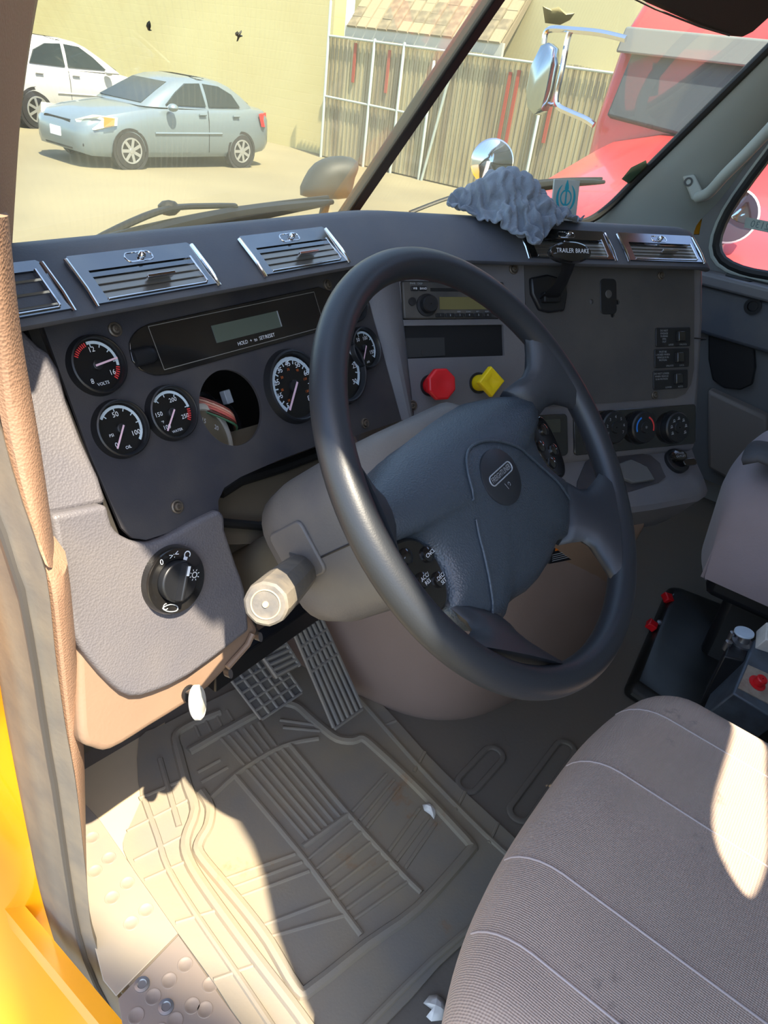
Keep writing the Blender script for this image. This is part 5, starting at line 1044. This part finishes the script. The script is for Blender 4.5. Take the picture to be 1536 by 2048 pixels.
m_wall = wallmat(); m_cream = mat('cream_stucco', (182, 174, 134), .9, bump=(8, .2))
mb = MB(); mb.box(W0, 15.0, 15.4, 13.0, 60, GZ, 5.0); tag(obj('yard_wall', mb, m_wall), 'pale yellow block wall behind the parked cars', 'wall')
bd = thing('yard_building', 'cream building with a tiled awning behind the slatted fence', 'building', (17, 8, GZ))
mb = MB(); mb.box(W0, 15.7, 24, -10, 13.0, GZ, 5.0); obj('wall', mb, m_cream, bd)
m_tile = mat('roof_tile', (128, 118, 96), .9, col2=(100, 92, 76), scale2=6, bump=(20, .4)); m_tile2 = mat('roof_tile_pale', (138, 128, 104), .9, bump=(20, .4))
tm = None
ya, yb_ = 12.35, 8.4
mb = MB(); mb.prism([(14.75, 1.62), (15.75, 2.75), (15.75, 2.6), (14.8, 1.45)], Fr((0, 0, 0), (1, 0, 0), (0, 0, 1)), -ya, -yb_); obj('awning_deck', mb, mat('awning_wood', (120, 110, 90), .9), bd)
mb = MB(); mb.box(W0, 14.70, 14.78, yb_ - .05, ya + .05, 1.42, 1.66); obj('eave_board', mb, mat('eave_white', (170, 170, 158), .7), bd)
fr_ = Fr((14.72, ya, 1.64), (0, -1, 0), V(1.03, 0, 1.13)); NR, NC = 6, 14; cwid = (ya - yb_) / NC; rh_ = .255
proto = None
for r in range(NR):
    for c in range(NC):
        mb = MB(); f = fr_.sh(c * cwid, r * rh_, 0)
        if proto is None:
            mb.prism([(.01, -.03), (cwid - .01, -.03), (cwid - .01, rh_ + .02), (.01, rh_ + .02)], fr_, .02, .055, [(.02, -.02), (cwid - .02, -.02), (cwid - .02, rh_ + .02), (.02, rh_ + .02)]); proto = obj('tile', mb, m_tile, bd)
        else:
            o = proto.copy(); COL.objects.link(o); o.parent = bd; o.location = proto.location + fr_.u * (c * cwid) + fr_.v * (r * rh_) + fr_.n * random.uniform(0, .012)
            if random.random() < .3: o.data = proto.data.copy(); o.data.materials[0] = m_tile2
# second block of the building to the right
mb = MB(); mb.box(W0, 14.9, 15.7, 2.0, 7.2, GZ, 1.0); obj('side_wall', mb, m_cream, bd)
# fence
fe_ = thing('slat_fence', 'chain link fence filled with grey tan privacy slats', 'fence', (14.6, 8, GZ))
mb = MB(); y = 12.75; k = 0
while y > 1.0:
    h = 1.42 + .03 * math.sin(y * 3); mb.box(W0, 14.58 + .012 * (k % 2), 14.60 + .012 * (k % 2), y - .05, y, GZ + .03, h); y -= .062; k += 1
obj('slats', mb, mat('privacy_slat', (158, 150, 118), .8, col2=(124, 114, 92), scale2=1.2, stretch=(1, 3, .3)), fe_, kind='stuff')
m_galv = mat('galvanised', (170, 180, 172), .5, .3)
for y, h in ((12.72, 2.05), (11.4, 1.45), (10.6, 1.45), (9.8, 1.2), (7.2, 1.45), (4.6, 1.45)):
    mb = MB(); mb.lathe([(.032, GZ), (.032, h), (.02, h + .02)], Fr((14.53, y, 0), (1, 0, 0), (0, 1, 0)), 12); obj('post', mb, m_galv, fe_)
for z, y0, y1 in ((1.42, 12.72, 1.0), (.24, 12.72, 9.8)):
    mb = MB(); mb.tube([(14.53, y0, z), (14.53, y1, z - .05)], .024, 8); obj('rail', mb, m_galv, fe_)
mb = MB(); mb.tube(smooth([(14.50, 9.7, GZ), (14.50, 9.55, -.2), (14.50, 9.40, .7), (14.50, 9.35, 1.0), (14.50, 9.45, 1.12), (14.50, 9.7, 1.05)], 5), .03, 8); obj('gate_bow', mb, m_galv, fe_)
m_rust = mat('red_slat', (150, 70, 56), .8)
for y, z0, z1 in ((11.95, .6, 1.35), (11.0, .5, 1.3), (8.0, -.3, 1.2), (7.82, -.4, 1.25), (7.0, .1, 1.2)):
    mb = MB(); mb.box(W0, 14.55, 14.57, y - .04, y + .03, z0, z1); obj('red_slat', mb, m_rust, fe_)
# ================================================================== cars
m_tyre = mat('tyre', (34, 34, 36), .85); m_rimm = mat('alloy', (190, 194, 198), .3, .8); m_cglass = mat('car_glass', (40, 48, 50), .3, spec=.3); m_lamp = mat('lamp_clear', (220, 220, 205), .1, coat=.6)
def car(lab, name, o, head, paint, S, plate=True):
    L, W, H, WB, rt = S; f = Fr(o, head, V(0, 0, 1).cross(Vector(head))); t_ = thing(name, lab, 'car', tuple(o))
    hw = W / 2; k = L / 4.24; kz = H / 1.47
    st_ = [(2.12, .50, .34, .60), (2.06, .66, .24, .68), (1.92, .76, .20, .76), (1.6, .82, .19, .855), (1.15, .84, .19, .93), (.78, .845, .19, .985), (0, .847, .19, 1.0), (-1.1, .845, .20, 1.03), (-1.55, .83, .24, 1.06), (-1.90, .78, .29, 1.04), (-2.05, .70, .33, .95), (-2.12, .58, .40, .82)]
    lp = []
    for l, w_, b_, t2 in st_:
        w_ = w_ / .847 * hw; b_ *= kz; t2 *= kz; z2 = b_ + (t2 - b_) * .55
        lp.append([f.p(l * k, s * w_ * a, z) for s, a, z in ((-1, .92, b_), (1, .92, b_), (1, 1.0, b_ + .10), (1, 1.01, z2), (1, .985, t2 - .10), (1, .93, t2 - .035), (1, .75, t2), (1, .3, t2 + .018), (-1, .3, t2 + .018), (-1, .75, t2), (-1, .93, t2 - .035), (-1, .985, t2 - .10), (-1, 1.01, z2), (-1, 1.0, b_ + .10))])
    mb = MB(); mb.loft(lp); obj('body', mb, paint, t_, sharp=40)
    gz = [(.98, .92, -1.78, .93), (1.08, .74, -1.66, .90), (1.22, .48, -1.46, .845), (1.36, .20, -1.20, .77), (1.43, -.02, -.98, .71), (1.47, -.30, -.78, .55)]
    lp = []
    for z, lf, lr, w_ in gz:
        w_ *= hw; lp.append([f.p(a * k, b, z * kz) for a, b in ((lf, -w_ * .80), (lf - .10, -w_ * .93), (lf - .35, -w_), (lr + .45, -w_), (lr + .12, -w_ * .93), (lr, -w_ * .75), (lr, w_ * .75), (lr + .12, w_ * .93), (lr + .45, w_), (lf - .35, w_), (lf - .10, w_ * .93), (lf, w_ * .80))])
    mb = MB(); mb.loft(lp); obj('roof', mb, paint, t_, sharp=40)
    def gw(z): return interp([(a[0], a[3]) for a in gz], z) * hw
    def lfz(z): return interp([(a[0], a[1]) for a in gz], z)
    def lrz(z): return interp([(a[0], a[2]) for a in gz], z)
    for s in (1, -1):
        for nm, pts in (('front_window', ((.46, 1.03), (.20, 1.22), (-.06, 1.365), (-.38, 1.385), (-.42, 1.03))), ('rear_window', ((-.49, 1.03), (-.46, 1.385), (-.80, 1.365), (-1.08, 1.25), (-1.24, 1.05)))):
            mb = MB(); P = [f.p(l * k, s * (gw(z) + .024), z * kz) for l, z in pts]; Q = [f.p(l * k, s * (gw(z) - .02), z * kz) for l, z in pts]; mb.loft([Q, P]); obj(nm, mb, m_cglass, t_)
        for l in (WB / 2, -WB / 2):
            fw = Fr(f.p(l, s * (hw - .19), rt), f.u, f.n, f.v * s)
            mb = MB(); mb.lathe([(rt * 1.16, .05), (rt * 1.16, .192), (rt * 1.0, .192), (rt * 1.0, .05)], fw, 28, cap=False); obj('wheel_arch', mb, m_tyre, t_)
            mb = MB(); mb.lathe([(rt * .6, .0), (rt * .97, .01), (rt, .04), (rt, .16), (rt * .96, .19), (rt * .68, .206)], fw, 32); wh = obj('wheel', mb, m_tyre, t_)
            mb = MB(); mb.lathe([(rt * .70, .195), (rt * .68, .212), (rt * .60, .211), (rt * .58, .195)], fw, 32, cap=False); mb.lathe([(rt * .16, .195), (rt * .15, .213), (rt * .08, .216)], fw, 16)
            for q_ in range(7):
                an = 2 * math.pi * q_ / 7; fr2 = fw.rot(an); mb.box(fr2, rt * .1, rt * .62, -.026, .026, .2, .2105)
            obj('alloy_rim', mb, m_rimm, wh); mb = MB(); mb.lathe([(.001, .2065), (rt * .6, .2065)], fw, 24, cap=False); obj('brake_disc', mb, m_black, wh)
        mb = MB(); c_ = f.p(.42 * k, s * (hw + .09), 1.0 * kz); mb.ball(c_, .10, 12, (1, .9, .65)); obj('door_mirror', mb, paint, t_)
        for l in (-.22, -1.02): mb = MB(); mb.tube([f.p(l * k, s * (hw + .012), .90 * kz), f.p((l - .16) * k, s * (hw + .012), .905 * kz)], .016, 8); obj('door_handle', mb, paint, t_)
        mb = MB(); mb.tube([f.p(.75 * k, s * (hw + .008), .58 * kz), f.p(-.75 * k, s * (hw + .008), .60 * kz)], .022, 6); obj('side_moulding', mb, paint, t_)
        mb = MB(); mb.tube([f.p(-.445 * k, s * (hw * 1.005), .28 * kz), f.p(-.445 * k, s * (hw * 1.008), .80 * kz), f.p(-.445 * k, s * (hw * .97), .97 * kz)], .006, 6); obj('door_gap', mb, m_black, t_)
        # lamps wrap the corner
        P = [f.p(l * k, s * b * hw, z * kz) for l, b, z in ((1.98, .62, .60), (2.02, .60, .72), (1.86, .90, .82), (1.52, .995, .80), (1.55, 1.01, .68), (1.85, .92, .60))]
        mb = MB(); mb.loft([[q - f.u * .05 for q in P], [q + f.u * .035 + f.v * (s * .012) for q in P]]); hl = obj('headlamp', mb, m_lamp, t_)
        P = [f.p(l * k, s * b * hw, z * kz) for l, b, z in ((1.72, .975, .655), (1.70, .97, .80), (1.52, 1.0, .79), (1.55, 1.015, .69))]
        mb = MB(); mb.loft([[q for q in P], [q + f.v * (s * .03) + f.u * .03 for q in P]]); obj('indicator', mb, mat('amber_lamp', (236, 120, 50), .2, coat=.5), hl)
        P = [f.p(l * k, s * b * hw, z * kz) for l, b, z in ((-1.98, .80, .72), (-1.96, .82, .98), (-1.72, .985, .96), (-1.80, .985, .74))]
        mb = MB(); mb.loft([[q + f.u * .03 for q in P], [q + f.v * (s * .012) - f.u * .04 for q in P]]); obj('tail_lamp', mb, m_redk, t_)
        mb = MB(); mb.ball(f.p(2.03 * k, s * .70 * hw, .36 * kz), .075, 10, (.6, 1.3, .8)); obj('fog_pocket', mb, m_black, t_)
    P = [(1.02, .78), (1.34, .66)]
    mb = MB(); pt_ = [f.p((lfz(z) + .012) * k, b * gw(z), z * kz) for z, b in ((1.03, -.80), (1.03, .80), (1.36, .74), (1.36, -.74))]; mb.loft([[q - f.u * .03 for q in pt_], [q + f.u * .012 for q in pt_]]); obj('windshield', mb, m_cglass, t_)
    mb = MB(); pt_ = [f.p((lrz(z) - .012) * k, b * gw(z), z * kz) for z, b in ((1.10, -.74), (1.10, .74), (1.36, .68), (1.36, -.68))]; mb.loft([[q + f.u * .03 for q in pt_], [q - f.u * .012 for q in pt_]]); obj('rear_glass', mb, m_cglass, t_)
    mb = MB(); mb.prism(rrect(-.40, .40, .57 * kz, .70 * kz, .05), Fr(f.p(2.02 * k, 0, 0), f.v, f.n), 0, .06); obj('grille', mb, m_black, t_)
    mb = MB(); mb.prism(rrect(-.42, .42, .26 * kz, .38 * kz, .04), Fr(f.p(2.02 * k, 0, 0), f.v, f.n), 0, .07); obj('air_intake', mb, m_black, t_)
    if plate: mb = MB(); mb.prism(rrect(-.16, .16, .42 * kz, .56 * kz, .01), Fr(f.p(2.08 * k, 0, 0), f.v, f.n), 0, .05); obj('licence_plate', mb, m_white, t_)
    return t_
m_silver = mat('silver_blue_paint', (114, 128, 135), .3, .35, coat=.5); m_wpaint = mat('white_paint', (172, 172, 170), .3, coat=.5)
car('silver blue compact sedan parked outside facing left', 'silver_sedan', (9.71, 12.52, GZ), (-1, .03, 0), m_silver, (4.24, 1.695, 1.47, 2.5, .30))
car('white car partly cut off behind the silver sedan', 'white_car', (10.9, 17.5, GZ), (1, .05, 0), m_wpaint, (4.7, 1.86, 1.72, 2.7, .37), False)
# ================================================================== red truck standing across our right side
m_rp = mat('red_paint', (190, 24, 36), .35, coat=.4, dust=((190, 96, 90), .5, 1.2)); m_visor = mat('grey_visor', (104, 110, 110), .6)
rt_ = thing('red_truck', 'faded red truck with its hood pointing at our passenger side', 'truck', (5, .75, GZ))
YC = .78
lp = []
for x, hw, zt_ in ((4.30, .98, .93), (4.0, .98, .87), (3.6, .97, .78), (3.2, .94, .70), (2.95, .88, .62), (2.80, .78, .50), (2.74, .6, .3)):
    lp.append([V(x, YC + a * hw, b) for a, b in ((-1, -.6), (-1, zt_ - .32), (-.97, zt_ - .18), (-.85, zt_ - .07), (-.6, zt_), (-.2, zt_ + .03), (.2, zt_ + .03), (.6, zt_), (.85, zt_ - .07), (.97, zt_ - .18), (1, zt_ - .32), (1, -.6))])
mb = MB(); mb.loft(lp); obj('hood', mb, m_rp, rt_, sharp=50)
mb = MB(); cabp = [(4.25, -.6), (4.22, .93), (4.34, 1.36), (4.60, 1.62), (6.2, 1.75), (6.2, -.6)]
mb.prism(cabp, Fr((0, 0, 0), (1, 0, 0), (0, 0, 1)), -(YC + .98), -(YC - .98)); obj('cab', mb, m_rp, rt_, bevel=.06, seg=3)
fwd_ = Fr((4.21, YC, .93), (0, -1, 0), V(.12, 0, .43))
mb = MB(); mb.prism([(-.90, .02), (-.88, .335), (.88, .335), (.90, .02), (.3, -.03), (-.3, -.03)], fwd_, -.02, .035); obj('windshield', mb, mat('truck_glass', (58, 66, 74), .5, spec=.2), rt_, bevel=.01)
mb = MB(); mb.prism([(-.96, .34), (-.95, .46), (.95, .46), (.96, .34)], fwd_, -.03, .08, [(-.95, .30), (-.94, .42), (.94, .42), (.95, .30)]); obj('sun_visor', mb, m_visor, rt_, bevel=.01)
for s in (-.7, -.35, 0, .35, .7): mb = MB(); mb.ball((4.62, YC + s, 1.63), .045, 10, (1.3, 1, .7)); obj('marker_lamp', mb, m_galv, rt_)
mb = MB(); mb.tube([fwd_.p(-.5, .03, .02), fwd_.p(.15, .10, .02), fwd_.p(.45, .05, .02)], .008, 6); obj('wiper', mb, m_wip, rt_)
mm = [at(x, y, 0, 4.05) for x, y in ((1085, 92), (1100, 86), (1110, 96), (1108, 130), (1098, 180), (1088, 222), (1072, 230), (1058, 215), (1056, 180), (1066, 130))]
cM = sum(mm, Vector()) / len(mm); mb = MB(); mb.loft([[cM + (q - cM) * s + V(dx, 0, 0) for q in mm] for s, dx in ((.8, .09), (1, .05), (1.0, -.02), (.93, -.03))]); obj('mirror_head', mb, mat('mirror_chrome', (170, 184, 192), .15, 1), rt_, sharp=50)
def bar(pts, r=.016): mb = MB(); mb.tube(smooth([at(x, y, 0, 4.12) for x, y in pts], 4), r, 8); obj('mirror_arm', mb, m_brightchrome, rt_)
bar([(1088, 88), (1092, 65), (1105, 58), (1140, 60), (1200, 66), (1252, 78)]); bar([(1140, 64), (1134, 85), (1124, 140), (1113, 190), (1116, 212), (1140, 225), (1170, 238), (1188, 250)])
bar([(1070, 212), (1090, 210), (1114, 208)], .01)
o_ = at(1462, 432, 0, 2.9); fm = Fr(o_, V(.15, -1, 0), V(.1, 0, 1)); r_ = 44 * (o_ - CAM).length / FPX
mb = MB(); mb.lathe([(r_ * .95, -.03), (r_ * 1.0, -.005), (r_, .004), (r_ * .93, .007)], fm, 36); cvm = obj('convex_mirror', mb, m_white, rt_)
mb = MB(); mb.lathe([(r_ * .93, .007), (r_ * .6, .016), (.001, .022)], fm, 36, cap=False); obj('mirror_glass', mb, MATS['mirror_glass'], cvm)
mb = MB(); mb.tube([o_ + V(0, 0, -r_), V(o_.x + .08, o_.y, o_.z - .35)], .012, 8); obj('mirror_post', mb, m_steel, rt_)
o_ = onpl(1512, 512, V(2.9, .3, .6), V(1, 0, -.5).normalized())
mb = MB(); mb.ball(at(1216, 405, 0, 3.55), .07, 12, (1, 1, 1)); obj('headlamp', mb, m_lamp, rt_)
for s in (1, -1):
    fw = Fr((3.35, YC + s * .92, -.62), (1, 0, 0), (0, 0, 1), (0, s, 0)); mb = MB(); mb.lathe([(.30, -.25), (.43, -.22), (.43, .0), (.40, .03), (.25, .03)], fw, 28); obj('wheel', mb, m_tyre, rt_)

# unseen sun blocker added behind and left of the cab; its outline shades the sill
dy, dz = -.5 / .17, 1 / .17
pg = [(y + dy, z + dz) for y, z in ((.10, 1.30), (.03, 1.44), (-.03, 1.50), (-.05, 1.50), (-.075, 1.36), (-.17, 1.435), (-.62, 1.89), (-1.3, 1.89))]
py = thing('sign_pylon', 'tall grey sign pylon standing in the yard behind the cab', 'pylon', (-1, dy - .7, GZ))
mb = MB(); mb.prism(pg + [(-1.3 + dy, 4.0), (.10 + dy, 4.0)], FY, -1.04, -1.0); obj('sign_panel', mb, mat('pylon_grey', (150, 150, 146), .6), py, bevel=.01)
mb = MB(); mb.box(W0, -1.10, -.94, dy - .9, dy - .5, GZ, 4.0); obj('pylon_post', mb, MATS['pylon_grey'], py, bevel=.01)

for _o in bpy.data.objects:
    if '_o' in _o: del _o['_o']
